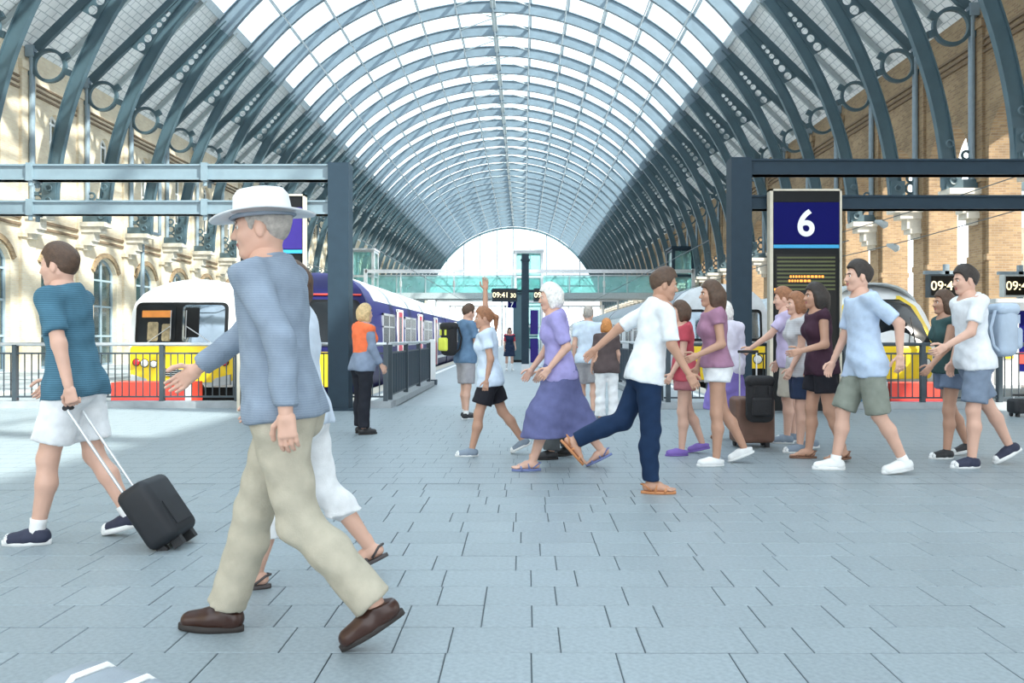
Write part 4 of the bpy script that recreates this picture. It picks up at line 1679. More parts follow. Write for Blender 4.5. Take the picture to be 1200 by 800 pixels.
def foot_template():
    F_ = Field((-.09, -.07, -.02), (.24, .07, .14), 0.0056)
    F_.cone((-.035, 0, .032), (.06, 0, .042), .031, .033, k=.02)
    F_.cone((.05, .008, .036), (.125, .018, .022), .032, .020, k=.02)
    F_.cone((.05, -.008, .030), (.115, -.022, .019), .028, .017, k=.02)
    F_.cone((0, 0, .04), (0, 0, .12), .036, .034, k=.02)
    for i, (y, x) in enumerate(((.026, .185), (.008, .183), (-.007, .176), (-.020, .166), (-.032, .153))):
        r = .0125 if i == 0 else .009
        F_.cone((.12, y * .85, .018), (x, y, r), r, r * .9, k=.005)
    F_.plane((0, 0, .001), (0, 0, -1))
    return F_.mesh()


def shoe_template(kind):
    F_ = Field((-.10, -.08, -.02), (.26, .08, .15), 0.0062)
    low = kind == 'slip'
    F_.cone((-.038, 0, .046), (.05, 0, .046), .036, .040, k=.02)
    F_.cone((.05, .004, .044), (.15, .008, .034), .042, .032, k=.03)
    F_.cone((.06, -.01, .034), (.14, -.014, .030), .036, .028, k=.03)
    F_.cone((-.015, 0, .045), (-.012, 0, .115), .041, .041, k=.03)
    F_.plane((0, 0, .016), (0, 0, -1))
    zt = .072 if low else (.085 if kind == 'leather' else .094)
    F_.plane((-.01, 0, zt), (-.22, 0, .97))
    up = F_.mesh()
    # sole outline
    pts = []
    N = 26
    for i in range(N):
        t = 2 * PI * i / N
        c, s = math.cos(t), math.sin(t)
        x = .058 + .136 * c
        w = .040 + .010 * math.sin((x + .06) / .26 * PI) - (.004 if x < .02 else 0)
        pts.append((x, w * (abs(s) ** .8) * (1 if s > 0 else -1) + .004))
    h = {'sneaker': .030, 'slip': .020, 'leather': .022, 'sandal': .020}[kind]
    m_ = MB()
    m_.loft([[(x * 1.0, y, 0) for x, y in pts], [(x, y * 1.03, h * .5) for x, y in pts], [(x, y, h) for x, y in pts]])
    lac = MB()
    for i in range(4):
        x = .055 + i * .020
        z = .087 - i * .0075
        lac.tube([(x, -.026, z - .012), (x + .004, 0, z + .003), (x, .026, z - .012)], .0035, 5)
    cap = None
    if kind == 'sneaker':
        C = Field((.10, -.07, -.01), (.24, .07, .10), 0.0062)
        C.cone((.10, .004, .036), (.150, .008, .034), .038, .0345, k=.02)
        C.cone((.09, -.010, .032), (.140, -.014, .030), .034, .0305, k=.02)
        C.plane((.143, 0, 0), (-1, 0, 0))
        C.plane((0, 0, .010), (0, 0, -1))
        cap = C.mesh()
    return up, m_, lac, cap


HEAD = head_template()
HAIR = {k: hair_template(k) for k in ('short', 'bob', 'long', 'tail')}
HAND = {'relaxed': hand_template((18, 28, 22)), 'grip': hand_template((62, 78, 48)), 'open': hand_template((6, 10, 8), .6)}
FOOT = foot_template()
SHOE = {k: shoe_template(k) for k in ('sneaker', 'slip', 'leather')}
mesh_cache = {}


def cached(key, fn):
    if key not in mesh_cache:
        mesh_cache[key] = fn()
    return mesh_cache[key]


mat('skin_light', (0.66, 0.40, 0.30), 0.5, var=0.06, scale=9)
mat('skin_tan', (0.50, 0.28, 0.19), 0.5, var=0.06, scale=9)
mat('lips', (0.46, 0.16, 0.14), 0.45)
mat('eye_white', (0.85, 0.84, 0.80), 0.2)
mat('eye_dark', (0.05, 0.035, 0.03), 0.15)
HAIRC = {'brown': (0.09, 0.05, 0.03), 'dark': (0.03, 0.022, 0.018), 'blond': (0.62, 0.44, 0.22), 'white': (0.78, 0.76, 0.72), 'ginger': (0.55, 0.22, 0.06), 'grey': (0.42, 0.38, 0.34), 'auburn': (0.30, 0.13, 0.06)}
for k, c in HAIRC.items():
    mat('hair_' + k, c, 0.55, var=0.25, scale=40, bump=0.5, bscale=120)


def cloth(name, col, kind='plain', col2=None, sc=60.0):
    """Woven cloth; kind stripe adds woven bands round the body."""
    nm = 'cloth_' + name
    if nm in MATS:
        return nm
    m_ = mat(nm, col, 0.85, var=0.10, scale=14, bump=0.25, bscale=160, spec=0.2)
    if kind == 'stripe':
        nt = m_.node_tree
        hs = [n for n in nt.nodes if n.type == 'HUE_SAT'][0]
        tc = [n for n in nt.nodes if n.type == 'TEX_COORD'][0]
        w = nt.nodes.new('ShaderNodeTexWave')
        w.bands_direction = 'Z'
        w.inputs['Scale'].default_value = sc
        w.inputs['Distortion'].default_value = 0.6
        nt.links.new(tc.outputs['Object'], w.inputs['Vector'])
        mx = nt.nodes.new('ShaderNodeMix')
        mx.data_type = 'RGBA'
        mx.inputs[6].default_value = (*col, 1)
        mx.inputs[7].default_value = (*col2, 1)
        nt.links.new(w.outputs['Fac'], mx.inputs[0])
        nt.links.new(mx.outputs[2], hs.inputs['Color'])
    return nm


def rotm(x, y, z):
    """Matrix with the given axes as columns."""
    return np.stack([np.array(x), np.array(y), np.array(z)], 1)


def unit(v):
    v = np.array(v, float)
    return v / np.linalg.norm(v)


def m4(R, t, s=1.0):
    M = Matrix.Identity(4)
    for i in range(3):
        for j in range(3):
            M[i][j] = float(R[i, j]) * s
        M[i][3] = float(t[i])
    return M


def person(label, px, Y, H, yaw, p, group=None):
    """p: pose and clothing. Leg = (hip, knee, foot pitch), arm = (forward, elbow, out, hand)."""
    S = H / 1.75
    fem = p.get('fem', 0)
    sw, hw, ww = (0.90, 1.04, 0.88) if fem else (1.0, 0.95, 1.0)
    ww *= p.get('girth', 1.0)
    lean = math.radians(p.get('lean', 3))
    u = np.array((math.sin(lean), 0, math.cos(lean)))
    fw = np.array((math.cos(lean), 0, -math.sin(lean)))
    lat = np.array((0, 1.0, 0))
    tw = math.radians(p.get('twist', 0))
    slat = np.array((-math.sin(tw), math.cos(tw), 0))
    P0 = np.zeros(3)
    J = {}
    hy = .092 * S * hw
    low = 1e9
    def solve_leg(s, nm, knee=None):
        h, k_, fp = p.get('leg' + nm, (0, 3, 0))
        if knee is not None:
            k_ = knee
        ab = math.radians(p.get('stance', 1.5)) * s
        h, k_, fp = math.radians(h), math.radians(k_), math.radians(fp)
        hip = P0 + np.array((0, s * hy, -.03 * S))
        kn = hip + .425 * S * np.array((math.sin(h), math.sin(ab), -math.cos(h)))
        an = kn + .415 * S * np.array((math.sin(h - k_), math.sin(ab) * .6, -math.cos(h - k_)))
        fx = np.array((math.cos(fp), 0, math.sin(fp)))
        to = math.radians(p.get('toeout', 6)) * s
        fx = np.array((fx[0] * math.cos(to), fx[0] * math.sin(to), fx[2]))
        fy = unit(np.cross((0, 0, 1), fx))
        fz = np.cross(fx, fy)
        sole = an - .085 * S * fz
        return (hip, kn, an, rotm(fx, fy, fz), sole), min((sole + fx * q * S)[2] for q in (-.07, .06, .19))
    J['L'], lowL = solve_leg(1, 'L')
    J['R'], lowR = solve_leg(-1, 'R')
    if p.get('both_down', True):
        # bend the trailing knee until both shoes touch the ground
        rear = 'L' if p.get('legL', (0, 0))[0] < p.get('legR', (0, 0))[0] else 'R'
        goal = lowR if rear == 'L' else lowL
        ka, kb = 0.0, 95.0
        for _ in range(24):
            km = (ka + kb) / 2
            leg_, lz = solve_leg(1 if rear == 'L' else -1, rear, km)
            if lz < goal:
                ka = km
            else:
                kb = km
        J[rear] = leg_
        low = goal if abs(lz - goal) < .004 else min(goal, lz)
    else:
        low = min(lowL, lowR)
    up = np.array((0, 0, -low))
    P0 = P0 + up
    for nm in 'LR':
        hip, kn, an, R, sole = J[nm]
        J[nm] = (hip + up, kn + up, an + up, R, sole + up)
    N = P0 + .53 * S * u
    arms = {}
    for s, nm in ((1, 'L'), (-1, 'R')):
        a, e, out, hk = p.get('arm' + nm, (0, 15, 8, 'relaxed'))
        inn = math.radians(p.get('in' + nm, 0))
        a, e, out = math.radians(a), math.radians(e), math.radians(out)
        sh = N + slat * (s * .172 * S * sw) - .045 * S * u
        d1 = np.array((math.sin(a) * math.cos(out), s * math.sin(out), -math.cos(a) * math.cos(out)))
        el = sh + .29 * S * d1
        o2 = out * .5 - inn
        d2 = np.array((math.sin(a + e) * math.cos(o2), s * math.sin(o2), -math.cos(a + e) * math.cos(o2)))
        wr = el + .255 * S * d2
        arms[nm] = (sh, el, wr, d2, hk)
    hy_, hp = math.radians(p.get('head', (0, 0))[0]), math.radians(p.get('head', (0, 0))[1])
    Hx = np.array((math.cos(hy_) * math.cos(hp), math.sin(hy_) * math.cos(hp), -math.sin(hp)))
    Hy = unit(np.cross((0, 0, 1), Hx))
    Hz = np.cross(Hx, Hy)
    HR = rotm(Hx, Hy, Hz)
    hs = S * p.get('hsize', 1.0)
    Hc = N + u * .085 * S + fw * .015 * S
    allp = np.array([P0, N, Hc] + [q for nm in 'LR' for q in J[nm][:3]] + [q for nm in 'LR' for q in arms[nm][:3]])
    lo, hi = allp.min(0) - .26 * S, allp.max(0) + .26 * S

    RT = rotm(fw, lat, u)
    RC = rotm(unit(np.cross(slat, u)), slat, u)

    def torso(F_, inf, k=.05):
        F_.ell(P0 + .385 * S * u, np.array((.108, .158 * sw, .205)) * S, RC, k, inf)
        F_.ell(P0 + .17 * S * u + fw * (p.get('belly', 0) * S), np.array((.102 * ww, .135 * ww, .20)) * S, RT, k, inf)
        F_.cone(arms['L'][0], arms['R'][0], .052 * S, .052 * S, k, None, inf)
        F_.cone(N - .10 * S * u, N + .015 * S * u, .085 * S, .058 * S, k, None, inf)
        if fem:
            for s in (-1, 1):
                F_.ell(P0 + .345 * S * u + fw * .075 * S + slat * s * .068 * S, np.array((.062, .062, .062)) * S, None, .04, inf)

    def pelvis(F_, inf, k=.05):
        F_.ell(P0 + .02 * S * u, np.array((.112, .160 * hw, .145)) * S, RT, k, inf)
        for s in (-1, 1):
            F_.ell(P0 + np.array((-.045, s * .07, -.055)) * S, np.array((.085, .085, .095)) * S, None, .04, inf)

    def leg(F_, nm, inf, t_end=2.0, flare=0.0, k=.03):
        """t_end: 0..1 along the thigh, 1..2 along the shin."""
        hip, kn, an, R, sole = J[nm]
        t1 = min(t_end, 1.0)
        e = hip + (kn - hip) * t1
        F_.cone(hip, e, .088 * S, (.088 - .032 * t1) * S + flare * (t_end <= 1), k, t_end <= 1, inf)
        if t_end > 1:
            t2 = t_end - 1
            mid = kn + (an - kn) * .35 - unit(np.cross(lat, an - kn)) * (-.014 * S)
            if t2 > .35:
                F_.cone(kn, mid, .055 * S, .056 * S, k, None, inf)
                e = kn + (an - kn) * t2
                F_.cone(mid, e, .056 * S, (.056 - .020 * (t2 - .35) / .65) * S + flare, k, t2 < 1.0, inf)
            else:
                e = kn + (an - kn) * t2
                F_.cone(kn, e, .055 * S, .056 * S + flare, k, True, inf)

    def arm(F_, nm, inf, t_end=2.0, flare=0.0, k=.025):
        sh, el, wr, d2, hk = arms[nm]
        t1 = min(t_end, 1.0)
        F_.cone(sh, sh + (el - sh) * t1, .050 * S, (.050 - .012 * t1) * S + flare * (t_end <= 1), k, t_end <= 1, inf)
        if t_end > 1:
            t2 = t_end - 1
            F_.cone(el, el + (wr - el) * t2, .040 * S, (.040 - .014 * t2) * S + flare, k, t2 < 1, inf)

    # ---- body
    res = p.get('res', .017) * S
    B = Field(lo, hi, res)
    torso(B, -.004)
    pelvis(B, -.004)
    for nm in 'LR':
        leg(B, nm, 0)
        arm(B, nm, 0)
    B.cone(N - .02 * S * u, Hc + Hz * .01, .056 * S, .052 * S, .03)
    vs_, fs_, mi_ = [], [], []
    base = 0

    def join(v, f, mi=None):
        nonlocal base
        vs_.append(v)
        fs_.append(f + base)
        mi_.append(np.zeros(len(f), int) if mi is None else mi)
        base += len(v)
    v, f = B.mesh()
    join(v, f)
    hv, hf, hm = HEAD
    join((hv * hs) @ HR.T + Hc, hf, hm)
    for s, nm in ((1, 'L'), (-1, 'R')):
        sh, el, wr, d2, hk = arms[nm]
        tv, tf = HAND[hk]
        hx = unit(d2)
        th = np.array((1.0, 0, 0.25)) if abs(hx[0]) < .85 else np.array((0, 0, 1.0))
        if 'thumb' + nm in p:
            th = np.array(p['thumb' + nm], float)
        hyv = unit(th - hx * (th @ hx))
        hz = np.cross(hx, hyv)
        # palm (minus hz side) should face the body: mirror for the other hand
        want = -s * np.array((0, 1.0, 0))
        v2 = tv.copy()
        f2 = tf
        if (-hz) @ want < 0:
            v2[:, 2] *= -1
            f2 = tf[:, ::-1]
        hsz = S * .89
        join((v2 * hsz) @ rotm(hx, hyv, hz).T + wr, f2)
    for s, nm in ((1, 'L'), (-1, 'R')):
        if p.get('shoe', ('sneaker',))[0] == 'sandal':
            hip, kn, an, R, sole = J[nm]
            tv = FOOT[0].copy()
            tf = FOOT[1]
            if s > 0:
                tv[:, 1] *= -1
                tf = tf[:, ::-1]
            tv = tv + np.array((0, 0, .019))
            join((tv * S) @ R.T + sole, tf)
    me = np_mesh('person', np.concatenate(vs_), np.concatenate(fs_), [p.get('skin', 'skin_light'), 'lips'], np.concatenate(mi_))
    root = link('person', me, None, ((px - VX) * Y / F, Y, 0), (0, 0, math.radians(yaw)))
    tag(root, label, 'person', group)

    def garment(nm, F_, m_, amp=.0025, seed=0):
        if amp:
            F_.ripple(amp, seed)
        v, f = F_.mesh()
        if len(f):
            return link(nm, np_mesh(nm, v, f, [m_]), root)
    seed = px * .37
    gres = res * .92
    # ---- lower garment
    low_ = p['bottom']           # (kind, material, extent)
    G = Field(lo, hi, gres)
    kind = low_[0]
    pelvis(G, .014)
    if kind in ('trousers', 'shorts'):
        ext = low_[2]
        for nm in 'LR':
            leg(G, nm, .018 if kind == 'shorts' else .020, ext, flare=low_[3] if len(low_) > 3 else .012)
        G.ell(P0 + .10 * S * u, np.array((.10 * ww, .135 * ww, .10)) * S, RT, .04, .012)
    else:
        ext = low_[2]
        fl = low_[3] if len(low_) > 3 else .05
        G.ell(P0 + .10 * S * u, np.array((.10 * ww, .135 * ww, .10)) * S, RT, .04, .012)
        ends = []
        for nm in 'LR':
            hip, kn, an, R, sole = J[nm]
            pts = [hip, hip + (kn - hip) * min(ext, 1.0)]
            if ext > 1:
                e2 = kn + (an - kn) * (ext - 1) * .9
                e2 = np.array((kn[0] * .45 + e2[0] * .55, e2[1], e2[2]))
                pts.append(e2)
            r = .105 * S
            for a, b in zip(pts[:-1], pts[1:]):
                G.cone(a, b, r, r + fl * .5, .09, None)
                r += fl * .5
            ends.append(pts)
        for a, b in zip(ends[0][1:], ends[1][1:]):
            for t in np.linspace(0, 1, 4):
                q = a + (b - a) * t
                top = (ends[0][0] + ends[1][0]) / 2
                G.cone(top, q, .10 * S, .085 * S + fl * .4, .09, None)
        zc = min(ends[0][-1][2], ends[1][-1][2])
        G.plane((0, 0, zc), (0, 0, -1))
    G.plane(P0 + .13 * S * u, u)
    garment({'trousers': 'trousers', 'shorts': 'shorts'}.get(kind, 'skirt'), G, low_[1], .0034 if kind != 'shorts' else .0026, seed)
    # ---- upper garment
    topk = p['top']              # (kind, material, sleeve, hem)
    T = Field(lo, hi, gres)
    inf = .020 if topk[0] != 'jacket' else .030
    torso(T, inf)
    hem = topk[3]
    if hem < .02:
        pelvis(T, inf + .014)
        for nm in 'LR':
            leg(T, nm, inf + .018, .5)
    sl = topk[2]
    if sl > 0:
        for nm in 'LR':
            arm(T, nm, inf * .75, sl, .008 if sl <= 1 else .004)
    T.plane(P0 + hem * S * u, -u)
    # neckline
    T.plane(N + u * .012 * S + fw * .0, unit(u * .9 + fw * .35))
    garment({'shirt': 'shirt', 'tee': 'tee_shirt', 'jacket': 'jacket', 'blouse': 'blouse', 'vest': 'vest_top'}[topk[0]], T, topk[1], .0032, seed + 1)
    if p.get('over'):
        V = Field(lo, hi, gres)
        torso(V, .034)
        V.plane(P0 + p['over'][2] * S * u, -u)
        V.plane(N + u * .0 * S, unit(u * .9 + fw * .35))
        ov = garment(p['over'][0], V, p['over'][1], .002, seed)
    if p.get('collar'):
        c = MB()
        pts = []
        for i in range(15):
            t = math.radians(30 + 300 * i / 14)
            q = N + u * (.022 - .010 * math.cos(t)) * S + (RC[:, 0] * math.cos(t) * .060 + RC[:, 1] * math.sin(t) * .062) * S
            pts.append(q)
        c.tube(pts, .016 * S, 6)
        obj('collar', c, topk[1], root, smooth='all')
    # ---- hair, brows, eyes, hat
    HM = m4(HR, Hc, hs)
    hk = p.get('hair', ('short', 'brown'))
    if hk:
        o = link('hair', cached(('hair',) + tuple(hk), lambda: np_mesh('hair', HAIR[hk[0]][0], HAIR[hk[0]][1], ['hair_' + hk[1]])), root)
        o.matrix_local = HM
    for s in (-1, 1):
        o = link('eye', cached('eye', lambda: MB().tube([(.0752 + x, 0, .067) for x in (-.010, -.006, 0, .006, .0105)], .012, 12, rads=[.004, .010, .0125, .0100, .003]).mesh('eye', 'eye_white', 'all')), root)
        o.matrix_local = HM @ Matrix.Translation((0, s * .031, 0))
        i_ = link('iris', cached('iris', lambda: MB().tube([(.0820, 0, .067), (.0855, 0, .067), (.0868, 0, .067)], .006, 10, rads=[.0062, .0058, .002]).mesh('iris', 'eye_dark', 'all')), o)
        b_ = link('eyebrow', cached(('brow', hk[1] if hk else 'grey'), lambda: MB().tube([(.0905, -.016, .084), (.0905, 0, .089), (.083, .018, .086)], .004, 6).mesh('eyebrow', 'hair_' + (hk[1] if hk else 'grey'), 'all')), root)
        b_.matrix_local = HM @ Matrix.Translation((0, s * .030, 0)) @ Matrix.Scale(s, 4, (0, 1, 0))
    if p.get('hat'):
        hm_ = MB()
        prof = [(0.185, .118), (0.180, .112), (.130, .121), (.104, .128), (.101, .160), (.096, .205), (.080, .228), (.045, .236), (.001, .230)]
        rings = []
        for r, z in prof:
            rings.append([(-.012 + r * 1.08 * math.cos(t), r * .93 * math.sin(t), z + (.022 * abs(math.sin(t)) ** 2 if r > .12 else 0)) for t in [2 * PI * i / 28 for i in range(28)]])
        hm_.loft(rings)
        o = obj('hat', hm_, 'hat_cloth', root, smooth='all')
        o.matrix_local = HM @ Matrix.Translation((0, 0, -.018))
        bd = MB()
        bd.tube([(-.012 + .107 * 1.08 * math.cos(t), .107 * .93 * math.sin(t), .128) for t in [2 * PI * i / 28 for i in range(28)]], .012, 6, True)
        obj('hat_band', bd, 'hat_band', o, smooth='all')
    # ---- shoes
    shk = p.get('shoe', ('sneaker', 'shoe_white', 'shoe_white'))
    for s, nm in ((1, 'L'), (-1, 'R')):
        hip, kn, an, R, sole = J[nm]
        M = m4(R, sole, S)
        if s > 0:
            M = M @ Matrix.Scale(-1, 4, (0, 1, 0))
        if shk[0] == 'sandal':
            so = link('sandal', cached(('sole', 'sandal', shk[1]), lambda: SHOE['slip'][1].mesh('sandal', shk[1], 'all')), root)
            so.matrix_local = M
            for k_, (pts, r) in enumerate(((((.105, -.046, .012), (.112, -.03, .042), (.118, .012, .052), (.125, .046, .012)), .011),
                                           (((.03, -.040, .015), (.045, -.03, .065), (.05, .02, .080), (.03, .040, .015)), .010),
                                           (((.0, -.042, .03), (-.055, -.025, .07), (-.075, 0, .072), (-.055, .025, .07), (.0, .042, .03)), .007))):
                st = link('strap', cached(('strap', k_, shk[1]), lambda: MB().tube(pts, r, 6).mesh('strap', shk[1], 'all')), so)
        else:
            upm, solm, lacm, capm = SHOE[shk[0]]
            so = link('shoe', cached(('shoe', shk[0], shk[1]), lambda: np_mesh('shoe', upm[0], upm[1], [shk[1]])), root)
            so.matrix_local = M
            link('sole', cached(('sole', shk[0], shk[2]), lambda: solm.mesh('sole', shk[2], 'all')), so)
            if shk[0] == 'sneaker':
                link('laces', cached(('lace',), lambda: lacm.mesh('laces', 'shoe_white', 'all')), so)
                link('toe_cap', cached(('cap', shk[2]), lambda: np_mesh('toe_cap', capm[0], capm[1], [shk[2]])), so)
            if p.get('socks'):
                sk = MB()
                sk.tube([an - (an - kn) * -.02 * 0 + (an - kn) * .10, an, an + (kn - an) * .10, an + (kn - an) * p['socks']], .04 * S, 12,
                        rads=[.042 * S, .043 * S, .043 * S, (.044 + .02 * min(1, p['socks'])) * S])
                obj('sock', sk, 'sock_white', root, smooth='all')
    root_info[root.name] = dict(N=N, P0=P0, u=u, fw=fw, S=S, arms=arms)
    return root


root_info = {}
mat('shoe_white', (0.80, 0.81, 0.80), 0.6)
mat('shoe_navy', (0.025, 0.03, 0.06), 0.7)
mat('shoe_black', (0.018, 0.018, 0.02), 0.5)
mat('shoe_brown', (0.045, 0.018, 0.012), 0.3)
mat('shoe_grey', (0.22, 0.27, 0.33), 0.7)
mat('shoe_purple', (0.20, 0.12, 0.42), 0.7)
mat('sandal_tan', (0.52, 0.22, 0.09), 0.6)
mat('sandal_brown', (0.20, 0.10, 0.06), 0.6)
mat('sandal_blue', (0.16, 0.20, 0.40), 0.6)
mat('sandal_dark', (0.07, 0.06, 0.06), 0.6)
mat('sole_dark', (0.035, 0.03, 0.028), 0.8)
mat('sock_white', (0.84, 0.84, 0.83), 0.9)
mat('hat_cloth', (0.80, 0.82, 0.84), 0.85)
mat('hat_band', (0.30, 0.34, 0.40), 0.8)


# ================================================================ PEOPLE (nearest first)
person('person in white brimmed hat, grey-blue shirt and khaki trousers striding in the foreground', 332, 3.25, 1.80, 180, dict(
    res=.0125, lean=6, belly=.01, girth=1.08, legR=(20, 4, 1), legL=(-12, 24, -30), armL=(-28, 22, 12, 'relaxed'), armR=(42, 12, 8, 'relaxed'), head=(8, 6), twist=-8,
    top=('shirt', cloth('chambray', (0.27, 0.33, 0.41), 'stripe', (0.23, 0.285, 0.36), 34), 1.9, -.06), collar=True,
    bottom=('trousers', cloth('khaki', (0.47, 0.43, 0.34)), 1.97, .022), shoe=('leather', 'shoe_brown', 'sole_dark'), hair=('short', 'grey'), hat=True))
person('person in white cropped trousers and dark sandals half hidden behind the white hat wearer', 352, 4.02, 1.58, 180, dict(
    fem=1, lean=4, legL=(16, 4, 0), legR=(-14, 22, -26), armL=(-18, 20, 8, 'relaxed'), armR=(20, 20, 8, 'relaxed'),
    top=('blouse', cloth('pale_blue', (0.60, 0.68, 0.78)), .8, -.08), bottom=('trousers', cloth('white', (0.80, 0.81, 0.82)), 1.42, .03), shoe=('sandal', 'sandal_dark'), hair=('bob', 'brown')))
person('person in teal striped shirt and white shorts walking with a wheeled case at left', 88, 4.85, 1.76, 180, dict(
    res=.0145, lean=7, legL=(14, 6, 0), legR=(-8, 16, -14), armL=(-20, 4, 12, 'grip'), armR=(16, 18, 8, 'relaxed'), head=(0, 4), socks=.16,
    top=('tee', cloth('teal', (0.05, 0.13, 0.19), 'stripe', (0.09, 0.21, 0.29), 26), .75, -.10), bottom=('shorts', cloth('white', (0.8, 0.8, 0.8)), .78, .03),
    shoe=('sneaker', 'shoe_navy', 'shoe_white'), hair=('short', 'brown'), skin='skin_light'))
person('person in white shirt and navy jeans striding right in tan sandals', 757, 6.40, 1.74, 0, dict(
    both_down=False, res=.0145, lean=11, legR=(3, 3, 0), legL=(-24, 44, -48), armL=(-58, 10, 14, 'relaxed'), armR=(8, 22, 6, 'relaxed'), head=(0, 10), twist=12,
    top=('shirt', cloth('white_shirt', (0.80, 0.84, 0.87)), .9, -.10), bottom=('trousers', cloth('denim_navy', (0.012, 0.030, 0.075)), 1.97, .006), shoe=('sandal', 'sandal_tan'), hair=('short', 'brown'), skin='skin_tan'))
person('tall person in pale blue shirt and olive shorts with white trainers', 1014, 7.30, 1.90, 180, dict(
    lean=4, legR=(20, 12, 0), legL=(-9, 8, -8), armL=(-46, 48, 14, 'relaxed'), armR=(10, 14, 6, 'relaxed'), socks=.1,
    top=('shirt', cloth('blue_check', (0.42, 0.54, 0.72), 'stripe', (0.58, 0.68, 0.82), 40), .85, -.14), bottom=('shorts', cloth('olive', (0.24, 0.26, 0.22)), .98, .03),
    shoe=('sneaker', 'shoe_white', 'shoe_white'), hair=('short', 'dark')))
person('person in lilac top, long flared violet skirt and blue sandals walking left', 656, 7.48, 1.72, 180, dict(
    fem=1, lean=6, girth=1.1, legL=(20, 5, 0), legR=(-18, 20, -26), armL=(-22, 62, 10, 'relaxed'), armR=(12, 24, 8, 'relaxed'), head=(4, 6),
    top=('blouse', cloth('lilac', (0.36, 0.33, 0.62)), .9, -.10), bottom=('skirt', cloth('violet_grey', (0.13, 0.14, 0.29)), 1.5, .09), shoe=('sandal', 'sandal_blue'), hair=('bob', 'white'), skin='skin_light'))
person('person in white tee with grey-blue rucksack and denim shorts at the right', 1141, 7.62, 1.86, 180, dict(
    lean=5, legL=(8, 6, 0), legR=(-24, 18, -30), armL=(22, 40, 10, 'relaxed'), armR=(-8, 22, 8, 'relaxed'), head=(0, 6),
    top=('tee', cloth('white_tee', (0.80, 0.83, 0.86)), .7, -.10), bottom=('shorts', cloth('denim_mid', (0.20, 0.25, 0.33)), .85, .03), shoe=('sneaker', 'shoe_navy', 'shoe_white'), hair=('short', 'dark'), skin='skin_light'))
person('person in mauve top, short white shorts and white slip-on shoes', 839, 7.75, 1.72, 180, dict(
    fem=1, lean=3, legL=(3, 3, 0), legR=(-12, 22, -22), armL=(-6, 72, 8, 'relaxed'), armR=(4, 18, 6, 'relaxed'),
    top=('tee', cloth('mauve', (0.36, 0.19, 0.28)), .35, -.02), bottom=('shorts', cloth('white', (0.8, 0.8, 0.8)), .30, .02), shoe=('slip', 'shoe_white', 'shoe_white'), hair=('long', 'brown'), skin='skin_tan'))
person('person in dark plum top and black shorts with strappy brown sandals', 962, 8.02, 1.72, 180, dict(
    fem=1, lean=4, legR=(8, 5, 0), legL=(-6, 8, -6), armL=(0, 76, 10, 'relaxed'), armR=(-8, 18, 6, 'relaxed'),
    top=('vest', cloth('plum', (0.06, 0.028, 0.045)), 0, -.10), bottom=('shorts', cloth('black', (0.02, 0.02, 0.026)), .58, .03), shoe=('sandal', 'sandal_brown'), hair=('long', 'dark'), skin='skin_tan'))
person('person in dark grey trousers and black shoes hidden behind the long violet skirt', 652, 8.15, 1.66, 180, dict(
    lean=3, legL=(6, 4, 0), legR=(-4, 6, -4), armL=(6, 20, 8, 'relaxed'), armR=(-6, 25, 8, 'relaxed'),
    top=('shirt', cloth('pale_blue', (0.6, 0.68, 0.78)), 1.9, -.06), bottom=('trousers', cloth('charcoal', (0.10, 0.11, 0.115)), 1.97, .03), shoe=('leather', 'shoe_black', 'sole_dark'), hair=('short', 'grey')))
person('person in dark green top and denim shorts beside the white tee', 1112, 8.20, 1.66, 180, dict(
    fem=1, lean=4, legL=(8, 5, 0), legR=(-10, 14, -14), armL=(18, 24, 8, 'relaxed'), armR=(-12, 16, 6, 'relaxed'),
    top=('vest', cloth('dark_green', (0.05, 0.10, 0.10)), 0, -.06), bottom=('shorts', cloth('denim_light', (0.16, 0.21, 0.30)), .45, .025), shoe=('sneaker', 'shoe_black', 'shoe_white'), hair=('long', 'brown'), skin='skin_tan'))
person('person in pale blue top and black shorts with one arm raised high', 574, 8.35, 1.52, 180, dict(
    fem=1, lean=5, legL=(17, 6, 0), legR=(-20, 22, -26), armR=(176, 4, 8, 'open'), armL=(-12, 22, 8, 'relaxed'), head=(10, 4),
    top=('tee', cloth('ice_blue', (0.62, 0.72, 0.84)), .6, -.12), bottom=('shorts', cloth('black', (0.02, 0.02, 0.026)), .72, .03), shoe=('sneaker', 'shoe_grey', 'shoe_white'), hair=('tail', 'auburn'), skin='skin_tan'))
person('person in coral top and rose shorts with purple slip-on shoes', 802, 8.40, 1.56, 180, dict(
    fem=1, lean=3, legL=(6, 5, 0), legR=(-8, 12, -12), armL=(6, 24, 6, 'relaxed'), armR=(-8, 16, 6, 'relaxed'),
    top=('tee', cloth('coral', (0.55, 0.09, 0.12)), .5, -.10), bottom=('shorts', cloth('rose', (0.42, 0.16, 0.18)), .42, .03), shoe=('slip', 'shoe_purple', 'shoe_purple'), hair=('bob', 'brown')))
person('person in pale grey striped top and navy shorts behind the plum top', 938, 8.62, 1.66, 180, dict(
    fem=1, lean=3, legL=(5, 4, 0), legR=(-6, 8, -6), armL=(6, 20, 6, 'relaxed'), armR=(-8, 20, 6, 'relaxed'),
    top=('tee', cloth('pale_grey', (0.62, 0.62, 0.64), 'stripe', (0.5, 0.5, 0.52), 22), .55, -.12), bottom=('shorts', cloth('navy', (0.03, 0.045, 0.09)), .8, .03), shoe=('sneaker', 'shoe_grey', 'shoe_white'), hair=('bob', 'auburn')))
